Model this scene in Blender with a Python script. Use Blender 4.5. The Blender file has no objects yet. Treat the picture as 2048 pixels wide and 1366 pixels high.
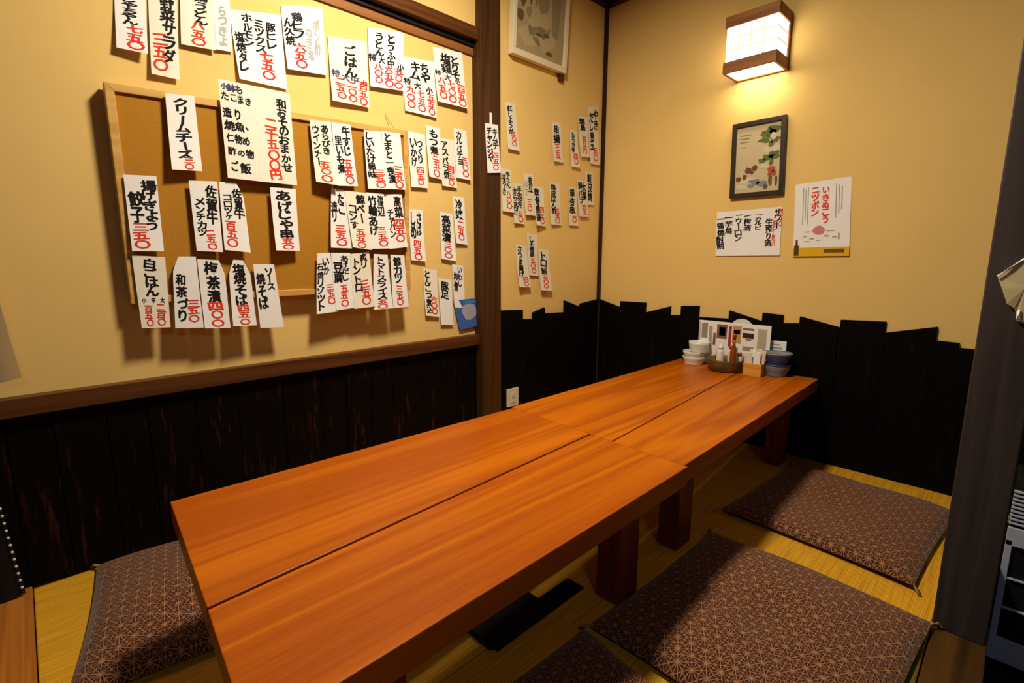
import bpy, bmesh, math, random
from mathutils import Matrix, Vector

SC = bpy.context.scene
COL = SC.collection
random.seed(7)

# ---------------------------------------------------------------- camera
cam_data = bpy.data.cameras.new('camera')
cam = bpy.data.objects.new('camera', cam_data)
COL.objects.link(cam)
SC.camera = cam
cam_data.sensor_fit = 'HORIZONTAL'
cam_data.sensor_width = 36.0
cam_data.lens = 1001.385 / 2048.0 * 36.0
cam_data.clip_start = 0.02
YAW, PITCH, ROLL = math.radians(-45.631), math.radians(9.546), math.radians(0.08)
fw = Vector((math.sin(YAW) * math.cos(PITCH), math.cos(YAW) * math.cos(PITCH), -math.sin(PITCH)))
rt = Vector((math.cos(YAW), -math.sin(YAW), 0))
up = rt.cross(fw)
r2 = math.cos(ROLL) * rt + math.sin(ROLL) * up
u2 = -math.sin(ROLL) * rt + math.cos(ROLL) * up
cam.matrix_world = Matrix(((r2.x, u2.x, -fw.x, 0), (r2.y, u2.y, -fw.y, 0), (r2.z, u2.z, -fw.z, 0.91), (0, 0, 0, 1)))

# ---------------------------------------------------------------- world, exposure
world = bpy.data.worlds.new('world')
SC.world = world
world.use_nodes = True
bg = world.node_tree.nodes['Background']
bg.inputs[0].default_value = (0.75, 0.82, 1.0, 1)
bg.inputs[1].default_value = 0.012
SC.view_settings.view_transform = 'Standard'
SC.view_settings.look = 'None'
SC.view_settings.exposure = 0.0
SC.view_settings.gamma = 1.0
SC.view_settings.use_curve_mapping = False
CEIL_LAMP_W = 44.0      # the alcove's ceiling lamp
HALL_LAMP_W = 9.0      # ceiling lamp of the dining hall behind and right of the camera
SCONCE_E = 4.0          # emission of the sconce's paper

# ---------------------------------------------------------------- materials
def new_mat(name):
    m = bpy.data.materials.new(name)
    m.use_nodes = True
    return m, m.node_tree.nodes, m.node_tree.links, m.node_tree.nodes['Principled BSDF']

def plain(name, col, rough=0.6, spec=0.3, noise=0.0, nscale=20.0, bump=0.0, metal=0.0):
    m, N, L, B = new_mat(name)
    B.inputs['Base Color'].default_value = (*col, 1)
    B.inputs['Roughness'].default_value = rough
    B.inputs['Specular IOR Level'].default_value = spec
    B.inputs['Metallic'].default_value = metal
    if noise or bump:
        tc = N.new('ShaderNodeTexCoord'); nz = N.new('ShaderNodeTexNoise')
        nz.inputs['Scale'].default_value = nscale; nz.inputs['Detail'].default_value = 4
        L.new(tc.outputs['Object'], nz.inputs['Vector'])
        if noise:
            mx = N.new('ShaderNodeMix'); mx.data_type = 'RGBA'
            mx.inputs['A'].default_value = (*[c * (1 - noise) for c in col], 1)
            mx.inputs['B'].default_value = (*[min(1, c * (1 + noise)) for c in col], 1)
            L.new(nz.outputs['Fac'], mx.inputs['Factor']); L.new(mx.outputs['Result'], B.inputs['Base Color'])
        if bump:
            bp = N.new('ShaderNodeBump'); bp.inputs['Strength'].default_value = bump; bp.inputs['Distance'].default_value = 0.002
            L.new(nz.outputs['Fac'], bp.inputs['Height']); L.new(bp.outputs['Normal'], B.inputs['Normal'])
    return m

def wood(name, dark, light, axis='Y', rough=0.4, spec=0.4, fine=90.0, broad=7.0, stretch=22.0, bump=0.15, coat=0.0):
    """long-grained wood; axis = direction of the grain in object space"""
    m, N, L, B = new_mat(name)
    tc = N.new('ShaderNodeTexCoord'); oi = N.new('ShaderNodeObjectInfo')
    ad = N.new('ShaderNodeVectorMath'); ad.operation = 'ADD'
    sc = N.new('ShaderNodeVectorMath'); sc.operation = 'SCALE'
    cx = N.new('ShaderNodeCombineXYZ')
    L.new(oi.outputs['Random'], cx.inputs[0]); L.new(oi.outputs['Random'], cx.inputs[1]); L.new(oi.outputs['Random'], cx.inputs[2])
    L.new(cx.outputs[0], sc.inputs[0]); sc.inputs['Scale'].default_value = 13.0
    L.new(tc.outputs['Object'], ad.inputs[0]); L.new(sc.outputs[0], ad.inputs[1])
    mp = N.new('ShaderNodeMapping'); L.new(ad.outputs[0], mp.inputs['Vector'])
    s = [1.0, 1.0, 1.0]; s['XYZ'.index(axis)] = 1.0 / stretch
    mp.inputs['Scale'].default_value = s
    n1 = N.new('ShaderNodeTexNoise'); n1.inputs['Scale'].default_value = broad; n1.inputs['Detail'].default_value = 3; n1.inputs['Distortion'].default_value = 0.6
    n2 = N.new('ShaderNodeTexNoise'); n2.inputs['Scale'].default_value = fine; n2.inputs['Detail'].default_value = 3; n2.inputs['Roughness'].default_value = 0.7
    L.new(mp.outputs[0], n1.inputs['Vector']); L.new(mp.outputs[0], n2.inputs['Vector'])
    # growth rings: bands of the broad noise
    mu = N.new('ShaderNodeMath'); mu.operation = 'MULTIPLY'; mu.inputs[1].default_value = 14.0
    L.new(n1.outputs['Fac'], mu.inputs[0])
    fr = N.new('ShaderNodeMath'); fr.operation = 'PINGPONG'; fr.inputs[1].default_value = 1.0
    L.new(mu.outputs[0], fr.inputs[0])
    mixf = N.new('ShaderNodeMath'); mixf.operation = 'MULTIPLY_ADD'; mixf.inputs[1].default_value = 0.45
    L.new(fr.outputs[0], mixf.inputs[0])
    h2 = N.new('ShaderNodeMath'); h2.operation = 'MULTIPLY'; h2.inputs[1].default_value = 0.55
    L.new(n2.outputs['Fac'], h2.inputs[0]); L.new(h2.outputs[0], mixf.inputs[2])
    rp = N.new('ShaderNodeValToRGB')
    rp.color_ramp.elements[0].position = 0.12; rp.color_ramp.elements[0].color = (*dark, 1)
    rp.color_ramp.elements[1].position = 0.75; rp.color_ramp.elements[1].color = (*light, 1)
    L.new(mixf.outputs[0], rp.inputs[0]); L.new(rp.outputs[0], B.inputs['Base Color'])
    B.inputs['Roughness'].default_value = rough
    B.inputs['Specular IOR Level'].default_value = spec
    B.inputs['Coat Weight'].default_value = coat
    B.inputs['Coat Roughness'].default_value = 0.25
    bp = N.new('ShaderNodeBump'); bp.inputs['Strength'].default_value = bump; bp.inputs['Distance'].default_value = 0.001
    L.new(mixf.outputs[0], bp.inputs['Height']); L.new(bp.outputs['Normal'], B.inputs['Normal'])
    return m

def worn_dark(name, base, worn, axis='Z'):
    """black-stained boards with rubbed reddish streaks along the grain"""
    m, N, L, B = new_mat(name)
    tc = N.new('ShaderNodeTexCoord'); oi = N.new('ShaderNodeObjectInfo')
    cx = N.new('ShaderNodeCombineXYZ'); ad = N.new('ShaderNodeVectorMath')
    for i in range(3): L.new(oi.outputs['Random'], cx.inputs[i])
    sc = N.new('ShaderNodeVectorMath'); sc.operation = 'SCALE'; sc.inputs['Scale'].default_value = 17.0
    L.new(cx.outputs[0], sc.inputs[0]); L.new(tc.outputs['Object'], ad.inputs[0]); L.new(sc.outputs[0], ad.inputs[1])
    mp = N.new('ShaderNodeMapping'); s = [1.0, 1.0, 1.0]; s['XYZ'.index(axis)] = 0.12
    mp.inputs['Scale'].default_value = s; L.new(ad.outputs[0], mp.inputs['Vector'])
    nz = N.new('ShaderNodeTexNoise'); nz.inputs['Scale'].default_value = 38; nz.inputs['Detail'].default_value = 5; nz.inputs['Roughness'].default_value = 0.65
    L.new(mp.outputs[0], nz.inputs['Vector'])
    rp = N.new('ShaderNodeValToRGB')
    rp.color_ramp.elements[0].position = 0.58; rp.color_ramp.elements[0].color = (*base, 1)
    rp.color_ramp.elements[1].position = 0.78; rp.color_ramp.elements[1].color = (*worn, 1)
    L.new(nz.outputs['Fac'], rp.inputs[0]); L.new(rp.outputs[0], B.inputs['Base Color'])
    B.inputs['Roughness'].default_value = 0.6; B.inputs['Specular IOR Level'].default_value = 0.06
    bp = N.new('ShaderNodeBump'); bp.inputs['Strength'].default_value = 0.3; bp.inputs['Distance'].default_value = 0.001
    L.new(nz.outputs['Fac'], bp.inputs['Height']); L.new(bp.outputs['Normal'], B.inputs['Normal'])
    return m

def tatami(name):
    m, N, L, B = new_mat(name)
    tc = N.new('ShaderNodeTexCoord')
    mp = N.new('ShaderNodeMapping'); mp.inputs['Scale'].default_value = (1, 0.03, 1); L.new(tc.outputs['Object'], mp.inputs['Vector'])
    nz = N.new('ShaderNodeTexNoise'); nz.inputs['Scale'].default_value = 160; nz.inputs['Detail'].default_value = 3; L.new(mp.outputs[0], nz.inputs['Vector'])
    wv = N.new('ShaderNodeTexWave'); wv.bands_direction = 'X'; wv.inputs['Scale'].default_value = 62; wv.inputs['Distortion'].default_value = 0.6; wv.inputs['Detail'].default_value = 1
    L.new(tc.outputs['Object'], wv.inputs['Vector'])
    w2 = N.new('ShaderNodeMath'); w2.operation = 'MULTIPLY_ADD'; w2.inputs[1].default_value = 0.28
    L.new(wv.outputs['Fac'], w2.inputs[0]); L.new(nz.outputs['Fac'], w2.inputs[2])
    rp = N.new('ShaderNodeValToRGB')
    rp.color_ramp.elements[0].position = 0.25; rp.color_ramp.elements[0].color = (0.35, 0.155, 0.007, 1)
    rp.color_ramp.elements[1].position = 0.85; rp.color_ramp.elements[1].color = (0.76, 0.39, 0.02, 1)
    L.new(w2.outputs[0], rp.inputs[0]); L.new(rp.outputs[0], B.inputs['Base Color'])
    B.inputs['Roughness'].default_value = 0.6; B.inputs['Specular IOR Level'].default_value = 0.25
    bp = N.new('ShaderNodeBump'); bp.inputs['Strength'].default_value = 0.4; bp.inputs['Distance'].default_value = 0.001
    L.new(w2.outputs[0], bp.inputs['Height']); L.new(bp.outputs['Normal'], B.inputs['Normal'])
    return m

def asanoha(name, ground, line, a=0.033, w=0.00095):
    """hemp-leaf star pattern: triangular grid with the spokes of each triangle"""
    m, N, L, B = new_mat(name)
    tc = N.new('ShaderNodeTexCoord')
    def fam(ang, spacing, width):
        dp = N.new('ShaderNodeVectorMath'); dp.operation = 'DOT_PRODUCT'
        dp.inputs[1].default_value = (math.cos(ang) / spacing, math.sin(ang) / spacing, 0)
        L.new(tc.outputs['Object'], dp.inputs[0])
        pp = N.new('ShaderNodeMath'); pp.operation = 'PINGPONG'; pp.inputs[1].default_value = 0.5
        L.new(dp.outputs['Value'], pp.inputs[0])
        lt = N.new('ShaderNodeMath'); lt.operation = 'LESS_THAN'; lt.inputs[1].default_value = width / spacing
        L.new(pp.outputs[0], lt.inputs[0])
        return lt.outputs[0]
    outs = [fam(math.radians(t), a * math.sqrt(3) / 2, w) for t in (90, 30, 150)] + [fam(math.radians(t), a / 2, w * 0.8) for t in (0, 60, 120)]
    acc = outs[0]
    for o in outs[1:]:
        ad = N.new('ShaderNodeMath'); ad.operation = 'MAXIMUM'
        L.new(acc, ad.inputs[0]); L.new(o, ad.inputs[1]); acc = ad.outputs[0]
    nz = N.new('ShaderNodeTexNoise'); nz.inputs['Scale'].default_value = 260; L.new(tc.outputs['Object'], nz.inputs['Vector'])
    mu = N.new('ShaderNodeMath'); mu.operation = 'MULTIPLY'; L.new(acc, mu.inputs[0])
    rr = N.new('ShaderNodeMapRange'); rr.inputs[1].default_value = 0.3; rr.inputs[2].default_value = 0.65; rr.inputs[3].default_value = 0.45; rr.inputs[4].default_value = 1.0
    L.new(nz.outputs['Fac'], rr.inputs[0]); L.new(rr.outputs[0], mu.inputs[1])
    mx = N.new('ShaderNodeMix'); mx.data_type = 'RGBA'
    mx.inputs['A'].default_value = (*ground, 1); mx.inputs['B'].default_value = (*line, 1)
    L.new(mu.outputs[0], mx.inputs['Factor']); L.new(mx.outputs['Result'], B.inputs['Base Color'])
    B.inputs['Roughness'].default_value = 0.9; B.inputs['Specular IOR Level'].default_value = 0.1
    B.inputs['Sheen Weight'].default_value = 0.15
    bp = N.new('ShaderNodeBump'); bp.inputs['Strength'].default_value = 0.25; bp.inputs['Distance'].default_value = 0.001
    L.new(nz.outputs['Fac'], bp.inputs['Height']); L.new(bp.outputs['Normal'], B.inputs['Normal'])
    return m

def glow(name, col, strength):
    m, N, L, B = new_mat(name)
    B.inputs['Base Color'].default_value = (*col, 1)
    B.inputs['Emission Color'].default_value = (*col, 1)
    B.inputs['Emission Strength'].default_value = strength
    B.inputs['Roughness'].default_value = 0.8
    return m

M = {}
M['plaster'] = plain('ochre_plaster', (0.80, 0.55, 0.19), 0.85, 0.15, noise=0.04, nscale=6, bump=0.05)
M['post'] = wood('dark_post_wood', (0.035, 0.012, 0.003), (0.085, 0.032, 0.008), 'Z', 0.5, 0.25)
M['rail'] = wood('rail_wood', (0.05, 0.014, 0.003), (0.12, 0.04, 0.009), 'Y', 0.45, 0.3)
M['rail_lit'] = wood('lit_edge_wood', (0.16, 0.06, 0.014), (0.3, 0.12, 0.03), 'Y', 0.45, 0.3)  # paler copy of the rail wood, the panel rails' lit look put into the colour
M['stain'] = worn_dark('black_stained_boards', (0.003, 0.002, 0.002), (0.018, 0.005, 0.003))
M['stain2'] = worn_dark('rubbed_stained_boards', (0.004, 0.002, 0.0015), (0.085, 0.022, 0.01))
M['trim'] = plain('dark_trim', (0.03, 0.008, 0.005), 0.5, 0.25)
M['trimlow'] = plain('trim_low', (0.06, 0.04, 0.025), 0.5, 0.25)
M['post_right'] = wood('grey_brown_post', (0.03, 0.022, 0.02), (0.06, 0.045, 0.042), 'Z', 0.5, 0.3)
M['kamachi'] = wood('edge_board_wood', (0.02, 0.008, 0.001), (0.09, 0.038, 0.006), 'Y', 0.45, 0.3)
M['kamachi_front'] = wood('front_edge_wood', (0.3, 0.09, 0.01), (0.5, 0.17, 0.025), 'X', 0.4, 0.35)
M['tatami'] = tatami('tatami_rush')
M['heri'] = plain('black_border', (0.006, 0.006, 0.007), 0.8, 0.1)
M['heri_green'] = plain('green_border', (0.12, 0.11, 0.01), 0.8, 0.1)
M['ceiling'] = plain('ceiling_board', (0.10, 0.055, 0.025), 0.7, 0.2)
M['hall'] = plain('hall_floor', (0.01, 0.01, 0.012), 0.5, 0.3)
M['table'] = wood('lacquered_table', (0.29, 0.045, 0.0), (0.52, 0.132, 0.0), 'Y', 0.36, 0.14, fine=190, broad=5.5, stretch=30, bump=0.15, coat=0.0)
M['leg'] = wood('table_leg_wood', (0.11, 0.012, 0.002), (0.2, 0.03, 0.005), 'Z', 0.4, 0.35)
M['cushion'] = asanoha('hemp_leaf_cloth', (0.055, 0.0145, 0.005), (0.40, 0.195, 0.098))
M['tassel'] = plain('tassel', (0.35, 0.22, 0.12), 0.9, 0.1)
M['paper'] = plain('menu_paper', (0.86, 0.85, 0.84), 0.8, 0.15, noise=0.03, nscale=30)
M['paper_old'] = plain('yellowed_paper', (0.84, 0.79, 0.68), 0.8, 0.15, noise=0.04, nscale=30)
M['paper_dull'] = plain('dull_paper', (0.76, 0.69, 0.54), 0.8, 0.15, noise=0.05, nscale=30)  # duller, yellower paper for the strips on the narrow wall
M['ink_k'] = plain('black_ink', (0.012, 0.011, 0.011), 0.7, 0.1)
M['ink_r'] = plain('red_ink', (0.72, 0.045, 0.02), 0.7, 0.1)
M['ink_g'] = plain('grey_ink', (0.42, 0.41, 0.38), 0.7, 0.1)
M['ink_v'] = plain('violet_ink', (0.06, 0.05, 0.12), 0.7, 0.1)
M['cork'] = plain('cork', (0.44, 0.20, 0.022), 0.9, 0.1, noise=0.2, nscale=220, bump=0.3)
M['cork_frame'] = wood('cork_frame_wood', (0.5, 0.26, 0.05), (0.7, 0.42, 0.12), 'Y', 0.5, 0.3)
M['shade_wood'] = wood('sconce_wood', (0.17, 0.055, 0.009), (0.34, 0.13, 0.025), 'X', 0.5, 0.3)
M['shade_paper'] = glow('lit_shade_paper', (1.0, 0.86, 0.62), SCONCE_E)
M['shade_low'] = glow('lit_lower_diffuser', (1.0, 0.86, 0.62), 14.0)
M['shade_bar'] = glow('glowing_bars', (1.0, 0.86, 0.66), 0.55)  # sconce bars glow weakly themselves, lamplight through the paper put into their emission
M['white'] = plain('white_ceramic', (0.72, 0.72, 0.64), 0.3, 0.5)
M['blue'] = plain('blue_glazed', (0.045, 0.055, 0.16), 0.3, 0.5, noise=0.3, nscale=40)
M['bluegrey'] = plain('blue_grey_glaze', (0.2, 0.22, 0.26), 0.3, 0.5)
M['olive'] = wood('olive_brown_wood', (0.08, 0.045, 0.01), (0.18, 0.1, 0.025), 'X', 0.5, 0.3)
M['pine'] = wood('pale_pine', (0.55, 0.24, 0.03), (0.75, 0.38, 0.06), 'X', 0.5, 0.3)
M['red'] = plain('red_plastic', (0.4, 0.03, 0.012), 0.35, 0.4)
M['amber'] = plain('amber_sauce', (0.25, 0.06, 0.01), 0.25, 0.5)
M['cream'] = plain('cream_plastic', (0.75, 0.66, 0.5), 0.4, 0.4)
M['black'] = plain('black_matt', (0.008, 0.008, 0.009), 0.6, 0.2)
M['frame_dark'] = plain('dark_frame', (0.02, 0.012, 0.008), 0.35, 0.4)
M['frame_white'] = plain('cream_frame', (0.78, 0.68, 0.48), 0.5, 0.3)
M['appliance'] = plain('grey_white_panel', (0.42, 0.45, 0.55), 0.5, 0.3)
M['print'] = {}
def flat(col):
    k = tuple(round(c, 3) for c in col)
    if k not in M['print']: M['print'][k] = plain('print_%d' % len(M['print']), k, 0.7, 0.15)
    return M['print'][k]

# ---------------------------------------------------------------- geometry helpers
def obj(name, me, mat, parent=None):
    o = bpy.data.objects.new(name, me)
    COL.objects.link(o)
    if mat is not None and len(me.materials) == 0: me.materials.append(mat)
    if parent is not None:
        o.parent = parent
        o.matrix_parent_inverse = Matrix.Identity(4)
    return o

def tag(o, label, cat, group=None):
    o['label'] = label; o['category'] = cat
    if group: o['group'] = group
    return o

def struct(o):
    o['kind'] = 'structure'; return o

def empty(name, loc=(0, 0, 0), rz=0):
    o = bpy.data.objects.new(name, None); COL.objects.link(o)
    o.location = loc; o.rotation_euler = (0, 0, rz); o.empty_display_size = 0.05
    return o

def mesh(name, verts, faces, smooth=False):
    me = bpy.data.meshes.new(name)
    me.from_pydata(verts, [], faces); me.update()
    if smooth:
        for p in me.polygons: p.use_smooth = True
    return me

BOXF = [(0, 3, 2, 1), (4, 5, 6, 7), (0, 1, 5, 4), (1, 2, 6, 5), (2, 3, 7, 6), (3, 0, 4, 7)]
def boxes(name, lst):
    V, F = [], []
    for (x0, x1, y0, y1, z0, z1) in lst:
        b = len(V)
        V += [(x0, y0, z0), (x1, y0, z0), (x1, y1, z0), (x0, y1, z0), (x0, y0, z1), (x1, y0, z1), (x1, y1, z1), (x0, y1, z1)]
        F += [tuple(i + b for i in f) for f in BOXF]
    return mesh(name, V, F)

def bev(o, w=0.002, seg=2):
    md = o.modifiers.new('bevel', 'BEVEL'); md.width = w; md.segments = seg; md.limit_method = 'ANGLE'
    return o

def box(name, x0, x1, y0, y1, z0, z1, mat, parent=None, b=0.0):
    o = obj(name, boxes(name, [(x0, x1, y0, y1, z0, z1)]), mat, parent)
    if b: bev(o, b)
    return o

def prism(name, poly, z0, z1):
    """vertical prism over a plan polygon (counter-clockwise)"""
    n = len(poly)
    V = [(x, y, z0) for x, y in poly] + [(x, y, z1) for x, y in poly]
    F = [tuple(reversed(range(n))), tuple(range(n, 2 * n))] + [(i, (i + 1) % n, n + (i + 1) % n, n + i) for i in range(n)]
    return mesh(name, V, F)

def lathe(name, prof, seg=28, c=(0, 0, 0)):
    V, F = [], []
    for r, z in prof:
        for k in range(seg):
            t = 2 * math.pi * k / seg
            V.append((c[0] + r * math.cos(t), c[1] + r * math.sin(t), c[2] + z))
    for i in range(len(prof) - 1):
        for k in range(seg):
            F.append((i * seg + k, i * seg + (k + 1) % seg, (i + 1) * seg + (k + 1) % seg, (i + 1) * seg + k))
    F.append(tuple(reversed(range(seg))))
    F.append(tuple(range((len(prof) - 1) * seg, len(prof) * seg)))
    return mesh(name, V, F, True)

def tube(name, pts, r, seg=8):
    V, F = [], []
    for i, p in enumerate(pts):
        p = Vector(p)
        d = (Vector(pts[min(i + 1, len(pts) - 1)]) - Vector(pts[max(i - 1, 0)])).normalized()
        a = d.orthogonal().normalized(); b = d.cross(a)
        for k in range(seg):
            t = 2 * math.pi * k / seg
            V.append(tuple(p + (a * math.cos(t) + b * math.sin(t)) * r))
    for i in range(len(pts) - 1):
        for k in range(seg):
            F.append((i * seg + k, i * seg + (k + 1) % seg, (i + 1) * seg + (k + 1) % seg, (i + 1) * seg + k))
    F += [tuple(reversed(range(seg))), tuple(range((len(pts) - 1) * seg, len(pts) * seg))]
    return mesh(name, V, F, True)

# ================================================================= LAMPS OF THE PLACE
def area_lamp(name, loc, size, power, col, parent):
    ld = bpy.data.lights.new(name, 'AREA'); ld.shape = 'DISK'; ld.size = size; ld.energy = power; ld.color = col
    lo = bpy.data.objects.new(name, ld); COL.objects.link(lo); lo.location = loc
    lo.parent = parent
    return lo

CEIL_Z = 2.36
def ceiling_lamp(loc, r, power, col, label):
    root = empty('ceiling_lamp', (loc[0], loc[1], loc[2]))
    tag(root, label, 'ceiling lamp')
    obj('housing', lathe('housing', [(r * 1.12, 0.0), (r * 1.15, -0.02), (r * 1.1, -0.05), (r * 1.02, -0.06)], 36), M['frame_white'], root)
    obj('diffuser', lathe('diffuser', [(r, -0.055), (r * 0.98, -0.075), (r * 0.6, -0.085), (0.01, -0.088)], 36), glow('diffuser_glow', col, 0.8), root)
    area_lamp('lamp_light', (0, 0, -0.1), r * 1.8, power, col, root)
    return root

# ================================================================= THE SETTING
WXP, WXN, WYR = -1.847, -1.806, 2.498
wall_left = struct(box('wall_left', -1.99, WXP, -0.9, 1.60, -0.36, CEIL_Z, M['plaster']))
wall_left_upper = struct(box('wall_left_upper', WXP - 0.002, -1.822, -0.9, 1.57, 1.897, CEIL_Z, M['plaster']))
wall_corner = struct(box('wall_corner', -1.99, WXN, 1.62, 2.6, -0.1, CEIL_Z, M['plaster']))
wall_right = struct(box('wall_right', -1.99, 1.4, WYR, 2.6, -0.36, CEIL_Z, M['plaster']))
ceiling = struct(box('ceiling', -2.0, 0.6, -0.9, 2.62, CEIL_Z, CEIL_Z + 0.05, M['ceiling']))
floor = struct(box('floor', -1.99, -0.06, -0.08, 2.6, -0.12, -0.045, M['pine']))
floor_hall = struct(box('floor_hall', -2.6, 3.2, -3.2, 2.6, -0.40, -0.36, M['hall']))

# tatami mats with their cloth borders
for i, (x0, x1, y0, y1) in enumerate([(-1.829, -0.792, -0.07, 1.60), (-1.829, -0.792, 1.603, 2.49), (-0.789, -0.066, -0.07, 1.532), (-0.789, -0.066, 1.535, 2.49)]):
    mt = box('tatami_mat', x0, x1, y0, y1, -0.045, 0.0, M['tatami'], floor, 0.003)
    if i == 0: box('border_cloth', -0.822, -0.7915, 0.70, 1.03, -0.02, 0.0012, M['heri'], mt)
    if i == 2:
        box('border_cloth', -0.7895, -0.762, 0.70, 1.03, -0.02, 0.0012, M['heri'], mt)
        box('border_cloth', -0.093, -0.068, -0.07, 1.53, -0.02, 0.0012, M['heri_green'], mt)

# left wall: stained wainscot planks below the sill
box('backing_board', WXP - 0.004, WXP + 0.008, -0.62, 1.552, 0.0, 0.496, M['stain'], wall_left)
y = -0.62
while y < 1.55:
    w = random.uniform(0.09, 0.15); y1 = min(y + w, 1.552)
    box('plank', WXP - 0.004, WXP + random.uniform(0.012, 0.016), y + 0.0012, y1 - 0.0012, 0.0, 0.496, M['stain2'], wall_left, 0.0015)
    y = y1
# narrow wall planks with ragged tops  (y0,z0) - (y1,z1)
for (y0, y1, za, zb) in [(1.676, 1.835, 0.652, 0.644), (1.836, 1.909, 0.595, 0.590), (1.911, 2.004, 0.622, 0.645), (2.005, 2.168, 0.612, 0.606), (2.169, 2.312, 0.672, 0.626), (2.314, 2.486, 0.645, 0.662)]:
    th = random.uniform(0.010, 0.016)
    V = [(WXN - 0.004, y0, 0), (WXN + th, y0, 0), (WXN + th, y1, 0), (WXN - 0.004, y1, 0), (WXN - 0.004, y0, za), (WXN + th, y0, za), (WXN + th, y1, zb), (WXN - 0.004, y1, zb)]
    bev(obj('plank', mesh('plank', V, BOXF), M['stain'], wall_corner), 0.0012)
# right wall planks with ragged tops
for (x0, x1, za, zb) in [(-1.790, -1.643, 0.661, 0.624), (-1.643, -1.475, 0.659, 0.661), (-1.475, -1.323, 0.607, 0.652), (-1.323, -1.265, 0.604, 0.609), (-1.265, -1.164, 0.658, 0.665), (-1.164, -1.011, 0.607, 0.612), (-1.011, -0.856, 0.653, 0.614), (-0.856, -0.762, 0.654, 0.650), (-0.762, -0.695, 0.613, 0.619), (-0.695, -0.538, 0.650, 0.616), (-0.538, -0.378, 0.649, 0.655), (-0.378, -0.217, 0.610, 0.650), (-0.217, -0.148, 0.597, 0.595), (-0.148, -0.02, 0.577, 0.578), (-0.02, 0.13, 0.62, 0.60), (0.13, 0.26, 0.58, 0.61), (0.26, 0.42, 0.63, 0.6)]:
    th = random.uniform(0.009, 0.015)
    V = [(x0 + .0008, WYR - th, 0), (x1 - .0008, WYR - th, 0), (x1 - .0008, WYR + .004, 0), (x0 + .0008, WYR + .004, 0), (x0 + .0008, WYR - th, za), (x1 - .0008, WYR - th, zb), (x1 - .0008, WYR + .004, zb), (x0 + .0008, WYR + .004, za)]
    bev(obj('plank', mesh('plank', V, BOXF), M['stain'], wall_right), 0.0012)

t1 = struct(box('trim_1', -1.90, -1.790, 1.555, 1.676, 0.0, CEIL_Z, M['post'], None, 0.003))           # post between the panel and the narrow wall
t2 = struct(box('trim_2', -1.88, -1.802, -0.9, 1.556, 1.846, 1.897, M['rail'], None, 0.002))            # lintel
box('groove_strip', -1.87, -1.828, -0.9, 1.556, 1.826, 1.846, M['black'], t2)
box('panel_top_rail', -1.86, -1.838, -0.9, 1.556, 1.792, 1.826, M['rail_lit'], t2, 0.001)
t3 = struct(box('trim_3', -1.86, -1.812, -0.9, 1.556, 0.493, 0.544, M['rail'], None, 0.002))            # sill rail
box('panel_bottom_rail', -1.86, -1.830, -0.9, 1.556, 0.544, 0.562, M['rail_lit'], t3, 0.001)
for yy in (0.03, 0.42, 0.80):
    obj('nail_head', lathe('nail_head', [(0.004, 0), (0.003, 0.001)], 10), M['bluegrey'], t3)
    nh = t3.children[-1] if t3.children else None
    nh.rotation_euler = (0, math.pi / 2, 0); nh.location = (-1.8122, yy, 0.522)
t4 = struct(box('trim_4', WXN - 0.004, WXN + 0.017, WYR - 0.018, WYR + 0.004, 0.645, CEIL_Z, M['trim']))  # corner strip
box('lower_corner_strip', WXN - 0.004, WXN + 0.015, WYR - 0.0175, WYR + 0.002, 0.0, 0.645, M['trimlow'], t4)
t5 = struct(box('trim_5', WXN - 0.005, WXN + 0.035, 1.676, WYR, 2.262, CEIL_Z, M['trim']))
t6 = struct(box('trim_6', WXN + 0.017, 1.4, WYR - 0.035, WYR + 0.004, 2.262, CEIL_Z, M['trim']))
t7 = struct(box('trim_7', -0.065, 0.034, 1.538, 1.66, 0.0, CEIL_Z, M['post_right'], None, 0.003))       # post at the open side
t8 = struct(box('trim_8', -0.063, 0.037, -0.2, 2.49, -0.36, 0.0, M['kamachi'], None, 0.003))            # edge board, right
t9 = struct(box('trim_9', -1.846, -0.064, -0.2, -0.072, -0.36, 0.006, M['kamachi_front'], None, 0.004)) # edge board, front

# ceiling lamps
ceiling_lamp((-0.98, 0.92, CEIL_Z), 0.14, CEIL_LAMP_W, (1.0, 0.87, 0.66), 'round white ceiling lamp above the low tables')
ceiling_lamp((1.6, -0.6, 2.55), 0.30, HALL_LAMP_W, (0.86, 0.92, 1.0), 'round white ceiling lamp out in the dining hall')

# ================================================================= TABLES
def table(label, lp, rp, legs):
    cx = sum(p[0] for p in lp + rp) / 8; cy = sum(p[1] for p in lp + rp) / 8
    root = empty('low_table', (cx, cy, 0)); tag(root, label, 'table', 'low tables set end to end')
    for poly in (lp, rp):
        o = obj('tabletop_plank', prism('tabletop_plank', [(x - cx, y - cy) for x, y in poly], 0.330, 0.382), M['table'], root)
        bev(o, 0.0022, 2)
    for (x0, x1, y0, y1) in legs:
        box('leg', x0 - cx, x1 - cx, y0 - cy, y1 - cy, 0.0, 0.330, M['leg'], root, 0.004)
    return root
table('near low wooden table, its front end closest to the viewer',
      [(-1.253, 0.180), (-0.817, 0.147), (-0.874, 1.1855), (-1.225, 1.208)], [(-0.810, 0.1465), (-0.544, 0.124), (-0.551, 1.170), (-0.868, 1.1832)],
      [(-0.723, -0.650, 1.028, 1.119), (-1.15, -1.077, 1.028, 1.119), (-0.723, -0.650, 0.30, 0.39), (-1.12, -1.05, 0.40, 0.49)])
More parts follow.
